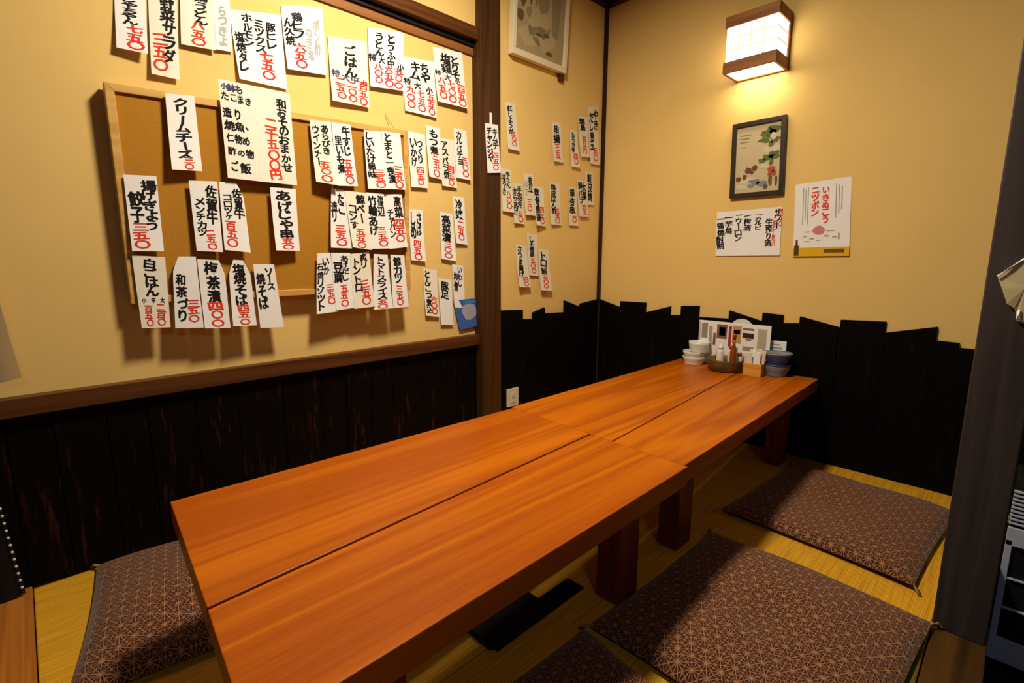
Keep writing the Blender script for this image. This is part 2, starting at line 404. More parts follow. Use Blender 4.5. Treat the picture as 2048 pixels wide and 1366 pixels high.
table('far low wooden table carrying the condiments, pushed against the wall',
      [(-1.236, 1.2092), (-0.792, 1.1808), (-0.903, 2.468), (-1.238, 2.458)], [(-0.787, 1.1804), (-0.561, 1.1712), (-0.593, 2.476), (-0.898, 2.468)],
      [(-0.735, -0.667, 1.375, 1.467), (-1.16, -1.09, 1.375, 1.467), (-0.735, -0.667, 2.30, 2.39), (-1.16, -1.09, 2.30, 2.39)])

# ================================================================= CUSHIONS
def cushion_mesh(w, d, h, seed):
    rnd = random.Random(seed); ph = [rnd.uniform(0, 6.28) for _ in range(6)]
    n = 30; V = []; F = []
    def pt(i, j, s):
        u = -1 + 2 * i / n; v = -1 + 2 * j / n
        # sides drawn in a little between the pointed corners
        x = u * w / 2 * (1 - 0.035 * (1 - v * v) * abs(u) ** 3); yv = v * d / 2 * (1 - 0.035 * (1 - u * u) * abs(v) ** 3)
        prof = (max(0, 1 - abs(u) ** 2.6) * max(0, 1 - abs(v) ** 2.6)) ** 0.42
        dimple = 0.35 * math.exp(-(u * u + v * v) / 0.05)
        wob = 0.006 * prof * (math.sin(3.1 * u + ph[0]) + math.sin(2.7 * v + ph[1]) + 0.7 * math.sin(5 * u + 4 * v + ph[2]))
        if s > 0: z = 0.016 + h * prof * (1 - dimple) + wob
        else: z = 0.016 - 0.0155 * min(1, prof * 2)
        return (x, yv, z)
    for s in (1, -1):
        b = len(V)
        for j in range(n + 1):
            for i in range(n + 1): V.append(pt(i, j, s))
        for j in range(n):
            for i in range(n):
                a = b + j * (n + 1) + i; q = (a, a + 1, a + n + 2, a + n + 1)
                F.append(q if s > 0 else tuple(reversed(q)))
    return mesh('cover', V, F, True)

def cushion(cx, cy, rz, w, d, label, seed, h=0.05):
    root = empty('floor_cushion', (cx, cy, 0.0), rz); tag(root, label, 'cushion', 'brown hemp-leaf floor cushions')
    obj('cover', cushion_mesh(w, d, h, seed), M['cushion'], root)
    hem = [(-w / 2, -d / 2), (w / 2, -d / 2), (w / 2, d / 2), (-w / 2, d / 2)]
    for (a, b) in hem:
        sx, sy = math.copysign(1, a), math.copysign(1, b)
        obj('tassel', tube('tassel', [(a * .985, b * .985, .016), (a + sx * .008, b + sy * .008, .014), (a + sx * .016, b + sy * .014, .006)], 0.0045, 6), M['tassel'], root)
    return root
cushion(-0.358, 1.215, math.radians(-2), 0.57, 0.64, 'brown patterned cushion in the middle of the right side', 1, 0.045)
cushion(-0.372, 2.00, math.radians(-4.5), 0.56, 0.62, 'brown patterned cushion farthest away, beside the right wall', 2, 0.045)
cushion(-0.40, 0.555, math.radians(-5), 0.56, 0.62, 'brown patterned cushion at the bottom edge, nearest on the right', 3, 0.045)
cushion(-1.475, 0.325, math.radians(-10.4), 0.57, 0.63, 'brown patterned cushion left of the table by the stained boards', 4, 0.06)

# ================================================================= WRITING
PAPERS = []
PAPERS = [
    ('W', [(0.281, 1.682), (0.353, 1.695), (0.335, 1.478), (0.265, 1.478)], [('じゃちゃん', 0.45, 0.3, 0.66, 0.5, 'k'), ('七五〇', 0.6, 0.66, 0.98, 0.55, 'r')], 'leftmost strip in the top row, above the cork board’s left corner', {'curl': 0.02}),
    ('W', [(0.359, 1.71), (0.43, 1.729), (0.41, 1.429), (0.34, 1.429)], [('野菜サラダ', 0.66, 0.22, 0.86, 0.5, 'k'), ('三五〇', 0.34, 0.58, 0.96, 0.5, 'r')], 'vegetable salad strip hanging lowest of the top row, left side', {'curl': 0.012}),
    ('W', [(0.439, 1.738), (0.527, 1.763), (0.514, 1.537), (0.423, 1.531)], [('鶏うどん', 0.6, 0.3, 0.7, 0.42, 'k'), ('八五〇', 0.5, 0.66, 0.98, 0.42, 'r')], 'faded cream strip with red price, third from left in the top row', {'curl': 0.01}),
    ('W', [(0.526, 1.756), (0.571, 1.769), (0.563, 1.547), (0.516, 1.542)], [('らっきょ', 0.5, 0.4, 0.95, 0.5, 'g')], 'narrow strip with pale grey writing, fourth in the top row', {'curl': 0.004}),
    ('W', [(0.567, 1.674), (0.724, 1.705), (0.727, 1.472), (0.575, 1.469)], [('豚ヒレ', 0.76, 0.12, 0.48, 0.2, 'k'), ('ミックス', 0.53, 0.1, 0.55, 0.2, 'k'), ('ホルモン', 0.3, 0.04, 0.5, 0.19, 'k'), ('塩焼タレ', 0.13, 0.3, 0.88, 0.17, 'k'), ('七五〇', 0.62, 0.52, 0.92, 0.26, 'r')], 'wide mixed offal sheet above the big set-menu sheet', {'curl': 0.012}),
    ('W', [(0.726, 1.736), (0.87, 1.775), (0.87, 1.55), (0.73, 1.536)], [('鶏ヒフ', 0.36, 0.1, 0.5, 0.26, 'k'), ('ん久焼', 0.14, 0.18, 0.6, 0.24, 'k'), ('六五〇', 0.36, 0.56, 0.95, 0.26, 'r'), ('ねぎ塩', 0.62, 0.3, 0.8, 0.16, 'g'), ('ポン酢', 0.82, 0.18, 0.7, 0.16, 'g')], 'wide sheet with pale grey columns below the lintel’s left end', {'curl': 0.01}),
    ('W', [(0.884, 1.686), (1.035, 1.707), (1.031, 1.472), (0.882, 1.467)], [('ごはん', 0.55, 0.1, 0.58, 0.3, 'k'), ('特', 0.14, 0.5, 0.62, 0.2, 'v'), ('大', 0.4, 0.53, 0.65, 0.2, 'v'), ('中', 0.63, 0.55, 0.67, 0.2, 'v'), ('小', 0.88, 0.58, 0.7, 0.2, 'v'), ('二五〇', 0.25, 0.62, 0.94, 0.24, 'r'), ('二〇〇', 0.55, 0.64, 0.96, 0.24, 'r'), ('百五〇', 0.85, 0.62, 0.98, 0.24, 'r')], 'rice price sheet with purple size row, top right area', {'curl': 0.012}),
    ('W', [(1.042, 1.761), (1.199, 1.785), (1.185, 1.564), (1.039, 1.55)], [('うとん', 0.3, 0.06, 0.46, 0.26, 'k'), ('とうふ', 0.64, 0.06, 0.5, 0.26, 'k'), ('特', 0.1, 0.44, 0.56, 0.2, 'k'), ('大', 0.35, 0.46, 0.58, 0.2, 'k'), ('中', 0.62, 0.5, 0.62, 0.2, 'k'), ('小', 0.9, 0.54, 0.66, 0.2, 'k'), ('八〇〇', 0.25, 0.58, 0.92, 0.24, 'r'), ('六五〇', 0.55, 0.6, 0.96, 0.24, 'r'), ('五〇〇', 0.85, 0.62, 0.98, 0.24, 'r')], 'price sheet with three red columns, highest below the lintel', {'curl': 0.01}),
    ('W', [(1.193, 1.699), (1.346, 1.715), (1.347, 1.493), (1.194, 1.494)], [('キム', 0.38, 0.05, 0.4, 0.3, 'k'), ('ちゃ', 0.68, 0.05, 0.4, 0.3, 'k'), ('特', 0.12, 0.38, 0.5, 0.22, 'k'), ('大', 0.42, 0.42, 0.54, 0.22, 'k'), ('小', 0.8, 0.46, 0.58, 0.22, 'k'), ('九〇〇', 0.2, 0.52, 0.92, 0.24, 'r'), ('七五〇', 0.52, 0.56, 0.95, 0.24, 'r'), ('五五〇', 0.84, 0.58, 0.97, 0.24, 'r')], 'price sheet second from the post in the top row', {'curl': 0.008}),
    ('W', [(1.34, 1.772), (1.497, 1.79), (1.512, 1.561), (1.352, 1.56)], [('塩鶏', 0.4, 0.08, 0.44, 0.34, 'k'), ('とりそ', 0.7, 0.1, 0.5, 0.28, 'k'), ('特', 0.1, 0.4, 0.5, 0.2, 'k'), ('大', 0.4, 0.45, 0.56, 0.2, 'v'), ('小', 0.72, 0.48, 0.58, 0.2, 'v'), ('八五〇', 0.2, 0.52, 0.92, 0.25, 'r'), ('七〇〇', 0.52, 0.55, 0.96, 0.25, 'r'), ('四五〇', 0.84, 0.58, 0.98, 0.25, 'r')], 'price sheet closest to the post in the top row', {'curl': 0.014}),
    ('B', [(0.361, 1.374), (0.434, 1.38), (0.435, 1.166), (0.355, 1.161)], [('クリームチーズ', 0.5, 0.04, 0.84, 0.5, 'k'), ('三〇', 0.6, 0.82, 0.99, 0.3, 'r')], 'cream cheese strip with small red price at the cork board’s upper left', {'curl': 0.01}),
    ('B', [(0.502, 1.444), (0.715, 1.448), (0.718, 1.152), (0.502, 1.153)], [('和おそのおまかせ', 0.86, 0.08, 0.86, 0.15, 'k'), ('二千五〇〇円', 0.68, 0.3, 0.97, 0.16, 'r'), ('小', 0.07, 0.03, 0.1, 0.09, 'v'), ('鉢', 0.16, 0.03, 0.11, 0.11, 'v'), ('も', 0.26, 0.03, 0.11, 0.1, 'v'), ('た', 0.07, 0.12, 0.2, 0.1, 'k'), ('こ', 0.18, 0.13, 0.2, 0.08, 'k'), ('ま', 0.28, 0.13, 0.21, 0.09, 'k'), ('き', 0.38, 0.14, 0.22, 0.09, 'k'), ('造', 0.08, 0.27, 0.37, 0.12, 'k'), ('り', 0.22, 0.28, 0.38, 0.1, 'k'), ('焼', 0.1, 0.4, 0.5, 0.13, 'k'), ('魚', 0.23, 0.4, 0.5, 0.12, 'k'), ('、', 0.33, 0.42, 0.5, 0.08, 'k'), ('仁', 0.09, 0.53, 0.62, 0.1, 'k'), ('物', 0.2, 0.54, 0.63, 0.11, 'k'), ('め', 0.3, 0.55, 0.63, 0.1, 'k'), ('酢', 0.1, 0.67, 0.76, 0.12, 'k'), ('の', 0.22, 0.69, 0.76, 0.09, 'k'), ('物', 0.33, 0.68, 0.77, 0.11, 'k'), ('ご', 0.11, 0.82, 0.92, 0.11, 'k'), ('飯', 0.26, 0.82, 0.93, 0.14, 'k')], 'largest white sheet, the 2500 yen set menu, on the cork board', {'curl': 0.008}),
    ('B', [(0.241, 1.136), (0.318, 1.14), (0.315, 0.926), (0.239, 0.926)], [('揚げぎょう', 0.72, 0.06, 0.72, 0.44, 'k'), ('餃子', 0.3, 0.2, 0.62, 0.46, 'k'), ('三五〇', 0.34, 0.62, 0.96, 0.5, 'r')], 'large dumpling strip at the cork board’s left edge', {'curl': 0.008}),
    ('B', [(0.398, 1.136), (0.475, 1.141), (0.47, 0.925), (0.399, 0.928)], [('佐賀牛', 0.72, 0.05, 0.6, 0.4, 'k'), ('メンチカツ', 0.3, 0.24, 0.78, 0.34, 'k'), ('二五〇', 0.6, 0.68, 0.97, 0.34, 'r')], 'beef cutlet strip left of the croquette strip', {'curl': 0.008}),
    ('B', [(0.479, 1.14), (0.546, 1.144), (0.55, 0.924), (0.475, 0.932)], [('佐賀牛', 0.72, 0.08, 0.52, 0.4, 'k'), ('コロッケ', 0.3, 0.18, 0.54, 0.3, 'k'), ('百五〇', 0.34, 0.56, 0.95, 0.44, 'r')], 'croquette strip with rounded top right, under the big set-menu sheet', {'cr': 0.28, 'curl': 0.012}),
    ('B', [(0.63, 1.138), (0.714, 1.14), (0.711, 0.931), (0.629, 0.932)], [('あげじゃ串', 0.5, 0.05, 0.8, 0.56, 'k'), ('五〇', 0.5, 0.8, 0.98, 0.46, 'r')], 'single strip alone in the middle of the cork board', {'curl': 0.012}),
    ('B', [(0.238, 0.914), (0.317, 0.909), (0.311, 0.7), (0.24, 0.704)], [('白ごはん', 0.5, 0.03, 0.56, 0.42, 'k'), ('小', 0.2, 0.57, 0.65, 0.14, 'k'), ('中', 0.5, 0.57, 0.65, 0.14, 'k'), ('大', 0.8, 0.57, 0.65, 0.14, 'k'), ('百五〇', 0.3, 0.68, 0.97, 0.26, 'r'), ('二百〇', 0.72, 0.66, 0.97, 0.28, 'r')], 'white rice strip with two price columns, leftmost of the bottom row', {'curl': 0.004}),
    ('B', [(0.335, 0.911), (0.396, 0.911), (0.397, 0.691), (0.322, 0.696)], [('和茶づり', 0.3, 0.24, 0.9, 0.4, 'k'), ('三五〇', 0.7, 0.6, 0.92, 0.4, 'r')], 'strip with a cut top left corner, second in the bottom row', {'cl': 0.25, 'curl': 0.006}),
    ('B', [(0.399, 0.903), (0.472, 0.899), (0.472, 0.683), (0.399, 0.689)], [('梅茶漬', 0.5, 0.03, 0.62, 0.5, 'k'), ('四〇〇', 0.52, 0.62, 0.98, 0.5, 'r')], 'plum rice tea strip, third in the cork board’s bottom row', {'cr': 0.2, 'curl': 0.008}),
    ('B', [(0.484, 0.902), (0.546, 0.898), (0.552, 0.684), (0.479, 0.688)], [('塩焼そば', 0.48, 0.05, 0.68, 0.5, 'k'), ('四五〇', 0.52, 0.68, 0.98, 0.46, 'r')], 'salt fried noodle strip with rounded top, fourth in the bottom row', {'cl': 0.25, 'cr': 0.3, 'curl': 0.008}),
    ('B', [(0.559, 0.887), (0.625, 0.885), (0.641, 0.669), (0.564, 0.673)], [('ソース', 0.7, 0.06, 0.4, 0.34, 'k'), ('焼そば', 0.28, 0.14, 0.7, 0.4, 'k')], 'sauce fried noodle strip with no price, lower right of its group', {'curl': 0.004}),
    ('B', [(0.779, 1.376), (0.855, 1.383), (0.86, 1.164), (0.782, 1.17)], [('あらびき', 0.66, 0.06, 0.52, 0.36, 'k'), ('ウインナー', 0.24, 0.08, 0.72, 0.3, 'k'), ('五〇〇', 0.5, 0.64, 0.97, 0.5, 'r')], 'sausage strip with a curled lower left corner on the cork board', {'curl': 0.02}),
    ('B', [(0.857, 1.382), (0.929, 1.386), (0.941, 1.17), (0.86, 1.164)], [('牛すじ', 0.7, 0.04, 0.5, 0.4, 'k'), ('里いも煮', 0.28, 0.2, 0.8, 0.36, 'k'), ('五五〇', 0.64, 0.56, 0.97, 0.44, 'r')], 'beef tendon strip touching the right side of the sausage strip', {'curl': 0.012}),
    ('B', [(0.98, 1.377), (1.053, 1.382), (1.065, 1.171), (0.983, 1.165)], [('しいたけ卵味', 0.3, 0.03, 0.82, 0.44, 'k'), ('三五〇', 0.66, 0.66, 0.98, 0.5, 'r')], 'left one of two twin strips, upper right of the cork board', {'curl': 0.012}),
    ('B', [(1.057, 1.386), (1.139, 1.39), (1.153, 1.177), (1.063, 1.172)], [('とまと一夜漬', 0.3, 0.03, 0.9, 0.4, 'k'), ('三五〇', 0.68, 0.58, 0.98, 0.42, 'r')], 'right one of two twin strips, upper right of the cork board', {'curl': 0.012}),
    ('B', [(0.843, 1.154), (0.892, 1.153), (0.912, 0.942), (0.824, 0.944)], [('たこ', 0.66, 0.05, 0.42, 0.4, 'k'), ('造リ', 0.2, 0.2, 0.56, 0.36, 'k'), ('三五〇', 0.5, 0.6, 0.96, 0.52, 'r')], 'octopus strip, first of four joined strips in the middle row', {'curl': 0.008}),
    ('B', [(0.892, 1.151), (0.983, 1.15), (0.986, 0.937), (0.908, 0.946)], [('鯨ベー', 0.66, 0.04, 0.54, 0.4, 'k'), ('コンす', 0.26, 0.24, 0.66, 0.36, 'k'), ('五五〇', 0.5, 0.64, 0.99, 0.46, 'r')], 'second of four joined strips in the middle row', {'curl': 0.012}),
    ('B', [(0.978, 1.152), (1.053, 1.153), (1.068, 0.944), (0.985, 0.941)], [('磯辺', 0.76, 0.04, 0.42, 0.36, 'k'), ('竹輪あげ', 0.28, 0.05, 0.76, 0.46, 'k'), ('三五〇', 0.68, 0.6, 0.95, 0.44, 'r')], 'third of four joined strips in the middle row', {'curl': 0.006}),
    ('B', [(1.055, 1.153), (1.136, 1.158), (1.154, 0.951), (1.066, 0.942)], [('高菜', 0.72, 0.03, 0.44, 0.44, 'k'), ('チャハン', 0.28, 0.28, 0.8, 0.32, 'k'), ('四五〇', 0.68, 0.46, 0.9, 0.5, 'r')], 'rightmost of four joined strips in the middle row', {'curl': 0.008}),
    ('B', [(0.776, 0.923), (0.825, 0.926), (0.839, 0.71), (0.755, 0.706)], [('いか', 0.6, 0.08, 0.36, 0.4, 'k'), ('石焼リゾット', 0.22, 0.16, 0.95, 0.4, 'k'), ('三五〇', 0.74, 0.52, 0.86, 0.36, 'r')], 'slanted strip at the left of the bottom right group', {'curl': 0.012}),
    ('B', [(0.827, 0.925), (0.903, 0.925), (0.904, 0.719), (0.83, 0.715)], [('あげだし', 0.66, 0.04, 0.5, 0.4, 'k'), ('豆腐', 0.28, 0.16, 0.52, 0.44, 'k'), ('五五〇', 0.52, 0.56, 0.96, 0.42, 'r')], 'tofu strip in the bottom right group', {'curl': 0.01}),
    ('B', [(0.901, 0.921), (0.98, 0.931), (0.989, 0.719), (0.902, 0.715)], [('炙リ', 0.66, 0.03, 0.28, 0.4, 'k'), ('トントロ', 0.3, 0.08, 0.7, 0.38, 'k'), ('三五〇', 0.62, 0.5, 0.95, 0.46, 'r')], 'strip with red price between the tofu and tomato strips', {'curl': 0.01}),
    ('B', [(1.001, 0.922), (1.062, 0.92), (1.071, 0.706), (0.984, 0.706)], [('トマトスライス', 0.48, 0.04, 0.82, 0.5, 'k'), ('五〇', 0.5, 0.82, 0.99, 0.5, 'r')], 'sliced tomato strip second from the right in the bottom row', {'curl': 0.012}),
    ('B', [(1.074, 0.92), (1.138, 0.917), (1.147, 0.707), (1.073, 0.706)], [('鯨カツ', 0.45, 0.03, 0.54, 0.55, 'k'), ('三五〇', 0.5, 0.58, 0.96, 0.46, 'r')], 'whale cutlet strip rightmost in the bottom row', {'curl': 0.008}),
    ('W', [(1.205, 1.419), (1.288, 1.417), (1.292, 1.2), (1.209, 1.198)], [('いかげ', 0.3, 0.1, 0.62, 0.36, 'k'), ('つくり', 0.66, 0.12, 0.54, 0.34, 'k'), ('四五〇', 0.6, 0.62, 0.96, 0.4, 'r')], 'strip just right of the cork board’s top corner', {'curl': 0.008}),
    ('W', [(1.292, 1.457), (1.367, 1.454), (1.366, 1.243), (1.298, 1.248)], [('もつ煮', 0.5, 0.05, 0.54, 0.56, 'k'), ('三五〇', 0.62, 0.5, 0.97, 0.5, 'r')], 'strip second right of the cork board, set slightly higher', {'curl': 0.01}),
    ('W', [(1.363, 1.418), (1.445, 1.419), (1.451, 1.215), (1.368, 1.218)], [('アスパラ焼', 0.34, 0.05, 0.84, 0.4, 'k'), ('四五〇', 0.66, 0.55, 0.97, 0.42, 'r')], 'strip third right of the cork board, set slightly lower', {'curl': 0.01}),
    ('W', [(1.443, 1.471), (1.514, 1.47), (1.527, 1.257), (1.449, 1.26)], [('カルパチョ', 0.36, 0.04, 0.72, 0.44, 'k'), ('五〇〇', 0.7, 0.55, 0.95, 0.44, 'r')], 'upper strip nearest the post, right of the cork board', {'curl': 0.01}),
    ('W', [(1.196, 1.108), (1.265, 1.107), (1.271, 0.891), (1.198, 0.898)], [('しめ', 0.3, 0.05, 0.56, 0.36, 'k'), ('さば', 0.7, 0.04, 0.5, 0.36, 'k'), ('四五〇', 0.5, 0.6, 0.98, 0.5, 'r')], 'pickled mackerel strip beside the cork board’s right edge', {'curl': 0.008}),
    ('W', [(1.355, 1.106), (1.426, 1.102), (1.436, 0.893), (1.357, 0.902)], [('高菜漬', 0.44, 0.05, 0.6, 0.6, 'k'), ('三〇〇', 0.5, 0.6, 0.97, 0.5, 'r')], 'strip below the asparagus strip near the post', {'curl': 0.008}),
    ('W', [(1.434, 1.181), (1.497, 1.177), (1.508, 0.966), (1.437, 0.974)], [('冷奴', 0.5, 0.06, 0.48, 0.66, 'k'), ('二五〇', 0.52, 0.5, 0.92, 0.54, 'r')], 'short strip between upper and lower strips nearest the post', {'curl': 0.01}),
    ('W', [(1.262, 0.861), (1.334, 0.854), (1.336, 0.645), (1.263, 0.656)], [('とんこつ煮込', 0.3, 0.03, 0.94, 0.42, 'k'), ('六〇〇', 0.68, 0.56, 0.95, 0.46, 'r')], 'pork stew strip left of the blank-bottomed strip', {'curl': 0.01}),
    ('W', [(1.341, 0.818), (1.414, 0.807), (1.417, 0.599), (1.346, 0.608)], [('豚足', 0.45, 0.06, 0.44, 0.6, 'k')], 'strip with two characters and blank lower half, beside the blue card', {'curl': 0.006}),
    ('W', [(1.418, 0.879), (1.482, 0.87), (1.49, 0.673), (1.425, 0.682)], [('いわし', 0.66, 0.04, 0.5, 0.4, 'k'), ('梅煮', 0.28, 0.16, 0.62, 0.42, 'k')], 'strip partly covered by the blue card', {'curl': 0.003}),
    ('N', [(1.72, 1.628), (1.782, 1.631), (1.804, 1.417), (1.726, 1.417)], [('紅しょうが', 0.4, 0.06, 0.66, 0.46, 'k'), ('三〇〇', 0.6, 0.6, 0.92, 0.44, 'r')], 'highest strip on the narrow wall, next to the post', {'curl': 0.012}),
    ('N', [(2.046, 1.597), (2.117, 1.603), (2.135, 1.405), (2.054, 1.402)], [('串揚', 0.46, 0.06, 0.52, 0.66, 'k'), ('三五', 0.5, 0.54, 0.92, 0.54, 'r')], 'lone strip in the middle of the narrow wall’s upper row', {'curl': 0.01}),
    ('N', [(2.192, 1.585), (2.251, 1.585), (2.271, 1.396), (2.202, 1.392)], [('もろきゅ', 0.4, 0.06, 0.6, 0.5, 'k'), ('四〇', 0.6, 0.62, 0.92, 0.5, 'r')], 'left strip of the upper cluster near the corner', {'curl': 0.01}),
    ('N', [(2.257, 1.663), (2.341, 1.67), (2.359, 1.46), (2.278, 1.454)], [('焼鳥', 0.4, 0.04, 0.34, 0.6, 'k'), ('百円', 0.5, 0.48, 0.92, 0.44, 'r')], 'middle strip of the upper cluster near the corner', {'curl': 0.01}),
    ('N', [(2.347, 1.726), (2.438, 1.749), (2.459, 1.432), (2.369, 1.429)], [('だし巻玉', 0.3, 0.1, 0.75, 0.4, 'k'), ('やき', 0.72, 0.06, 0.4, 0.4, 'k'), ('五〇', 0.6, 0.7, 0.94, 0.44, 'r')], 'strip closest to the corner in the upper cluster', {'curl': 0.01}),
    ('N', [(1.694, 1.327), (1.753, 1.325), (1.767, 1.124), (1.693, 1.129)], [('牛たん', 0.66, 0.06, 0.44, 0.44, 'k'), ('塩やき', 0.22, 0.12, 0.62, 0.4, 'k'), ('八〇〇', 0.64, 0.5, 0.92, 0.44, 'r')], 'strip touching the post in the narrow wall’s middle row', {'curl': 0.01}),
    ('N', [(1.763, 1.265), (1.832, 1.265), (1.844, 1.073), (1.767, 1.076)], [('手羽先', 0.66, 0.05, 0.6, 0.44, 'k'), ('からあげ', 0.24, 0.1, 0.8, 0.4, 'k'), ('五〇', 0.66, 0.68, 0.96, 0.46, 'r')], 'strip second from the post in the narrow wall’s middle row', {'curl': 0.008}),
    ('N', [(1.839, 1.32), (1.907, 1.321), (1.917, 1.118), (1.844, 1.119)], [('枝豆', 0.66, 0.06, 0.44, 0.44, 'k'), ('ゆで', 0.24, 0.16, 0.54, 0.4, 'g'), ('三〇', 0.5, 0.6, 0.9, 0.46, 'r')], 'pale strip third from the post in the narrow wall’s middle row', {'curl': 0.01}),
    ('N', [(1.915, 1.266), (1.991, 1.266), (2.002, 1.07), (1.918, 1.071)], [('軟骨唐揚', 0.3, 0.05, 0.9, 0.44, 'k'), ('四五〇', 0.7, 0.5, 0.95, 0.44, 'r')], 'strip fourth from the post in the narrow wall’s middle row', {'curl': 0.016}),
    ('N', [(2.037, 1.298), (2.117, 1.295), (2.131, 1.08), (2.041, 1.082)], [('鶏皮ぽん酢', 0.34, 0.04, 0.74, 0.46, 'k'), ('三五〇', 0.66, 0.6, 0.96, 0.46, 'r')], 'lone strip at the middle of the narrow wall’s middle row', {'curl': 0.008}),
    ('N', [(2.193, 1.29), (2.258, 1.291), (2.274, 1.084), (2.195, 1.083)], [('銀杏串', 0.4, 0.04, 0.7, 0.6, 'k'), ('二〇', 0.62, 0.64, 0.92, 0.46, 'r')], 'left strip of the middle cluster near the corner', {'curl': 0.006}),
    ('N', [(2.26, 1.331), (2.346, 1.334), (2.363, 1.138), (2.276, 1.136)], [('豚バラ', 0.3, 0.04, 0.66, 0.42, 'k'), ('大葉', 0.7, 0.06, 0.54, 0.42, 'k'), ('百五', 0.6, 0.68, 0.96, 0.46, 'r')], 'middle strip of the middle cluster near the corner', {'curl': 0.01}),
    ('N', [(2.334, 1.387), (2.408, 1.39), (2.422, 1.206), (2.351, 1.204)], [('鮭皮焼', 0.5, 0.06, 0.9, 0.6, 'k')], 'strip without price, closest to the corner in the middle cluster', {'curl': 0.006}),
    ('N', [(1.788, 0.975), (1.867, 0.967), (1.884, 0.758), (1.796, 0.762)], [('さつま揚げ', 0.34, 0.04, 0.76, 0.42, 'k'), ('四〇', 0.64, 0.76, 0.98, 0.4, 'r')], 'left strip of the lowest trio on the narrow wall', {'curl': 0.018}),
    ('N', [(1.866, 1.032), (1.941, 1.024), (1.952, 0.813), (1.879, 0.82)], [('しそ巻鯛', 0.42, 0.06, 0.56, 0.5, 'k'), ('五〇〇', 0.5, 0.58, 0.94, 0.5, 'r')], 'middle strip of the lowest trio on the narrow wall', {'curl': 0.006}),
    ('N', [(1.95, 0.955), (2.032, 0.949), (2.048, 0.733), (1.961, 0.739)], [('トロ鰯', 0.44, 0.06, 0.62, 0.54, 'k'), ('三〇〇', 0.52, 0.62, 0.95, 0.46, 'r')], 'right strip of the lowest trio on the narrow wall', {'curl': 0.016}),
    ('T', [(1.577, 1.505), (1.657, 1.51), (1.669, 1.3), (1.587, 1.29)], [('チャンジャ', 0.3, 0.08, 0.78, 0.4, 'k'), ('キムチ', 0.72, 0.08, 0.5, 0.4, 'k'), ('四五〇', 0.66, 0.58, 0.94, 0.46, 'r')], 'strip fixed on the dark post with a small white tab', {'curl': 0.006}),
]

NOTICE = [('一鶴焼酎割', .07, .08, .86, .12, 'k'), ('一芋焼', .2, .06, .5, .12, 'k'), ('一ウーロン', .36, .04, .68, .1, 'k'), ('一梅酒', .5, .06, .46, .11, 'k'), ('一カルピ', .66, .08, .44, .1, 'k'),
          ('生搾り酒', .82, .22, .82, .1, 'k'), ('サワー', .94, .04, .44, .09, 'k'), ('各種酎ハ', .9, .26, .82, .05, 'r'), ('四五〇', .985, .04, .4, .05, 'r')]
POSTER = [('いきぬこう', .57, .08, .56, .13, 'r'), ('ニッポン', .38, .06, .46, .13, 'r')]

chars = sorted({c for P in PAPERS for col in P[2] for c in col[0]} | {c for col in NOTICE + POSTER for c in col[0]})
tmp = []
for c in chars:
    cu = bpy.data.curves.new('glyph', 'FONT'); cu.body = c; cu.size = 1.0; cu.resolution_u = 2; cu.offset = 0.006
    o = bpy.data.objects.new('glyph', cu); COL.objects.link(o); tmp.append((c, o, cu))
dg = bpy.context.evaluated_depsgraph_get()
GLYPH = {}
for c, o, cu in tmp:
    me = o.evaluated_get(dg).to_mesh()
    vs = [(v.co.x, v.co.y) for v in me.vertices]
    fs = [tuple(p.vertices) for p in me.polygons]
    if vs:
        xs = [v[0] for v in vs]; ys = [v[1] for v in vs]
        mx, my = (min(xs) + max(xs)) / 2, (min(ys) + max(ys)) / 2
        sx, sy = max(xs) - min(xs), max(ys) - min(ys)
        full = max(sx, sy, 0.01)
        # a flat stroke such as a long-vowel bar is turned upright for vertical writing
        if c == 'ー':
            vs = [(-(v[1] - my), v[0] - mx) for v in vs]
        else:
            vs = [(v[0] - mx, v[1] - my) for v in vs]
        k = 1.0 / max(full, 0.7)
        GLYPH[c] = ([(x * k, yv * k) for x, yv in vs], fs)
    o.evaluated_get(dg).to_mesh_clear()
for c, o, cu in tmp:
    bpy.data.objects.remove(o); bpy.data.curves.remove(cu)

INK = {'k': M['ink_k'], 'r': M['ink_r'], 'g': M['ink_g'], 'v': M['ink_v']}
PART = {'k': 'writing', 'r': 'red_price', 'g': 'faded_writing', 'v': 'violet_writing'}

def sheet(name, S, parent=None, mat=None, nu=4, nv=10, th=0.0005, cl=0.0, cr=0.0):
    """paper following the surface S(u, v, lift); cl / cr cut the top corners"""
    V = []; F = []
    def uu(i, v):
        k = max(0.0, 1 - v / 0.22)
        a = cl * k ** 1.2; b = 1 - cr * k ** 1.2
        return a + (b - a) * i / nu
    for lift in (th, 0.0):
        for j in range(nv + 1):
            v = j / nv
            for i in range(nu + 1): V.append(S(uu(i, v), v, lift))
    n = (nu + 1) * (nv + 1)
    for j in range(nv):
        for i in range(nu):
            a = j * (nu + 1) + i
            F.append((a, a + nu + 1, a + nu + 2, a + 1)); F.append((n + a, n + a + 1, n + a + nu + 2, n + a + nu + 1))
    rim = [i for i in range(nu + 1)] + [j * (nu + 1) + nu for j in range(1, nv + 1)] + [nv * (nu + 1) + i for i in range(nu - 1, -1, -1)] + [j * (nu + 1) for j in range(nv - 1, 0, -1)]
    for k in range(len(rim)):
        a, b = rim[k], rim[(k + 1) % len(rim)]
        F.append((a, b, n + b, n + a))
    return obj(name, mesh(name, V, F), mat, parent)

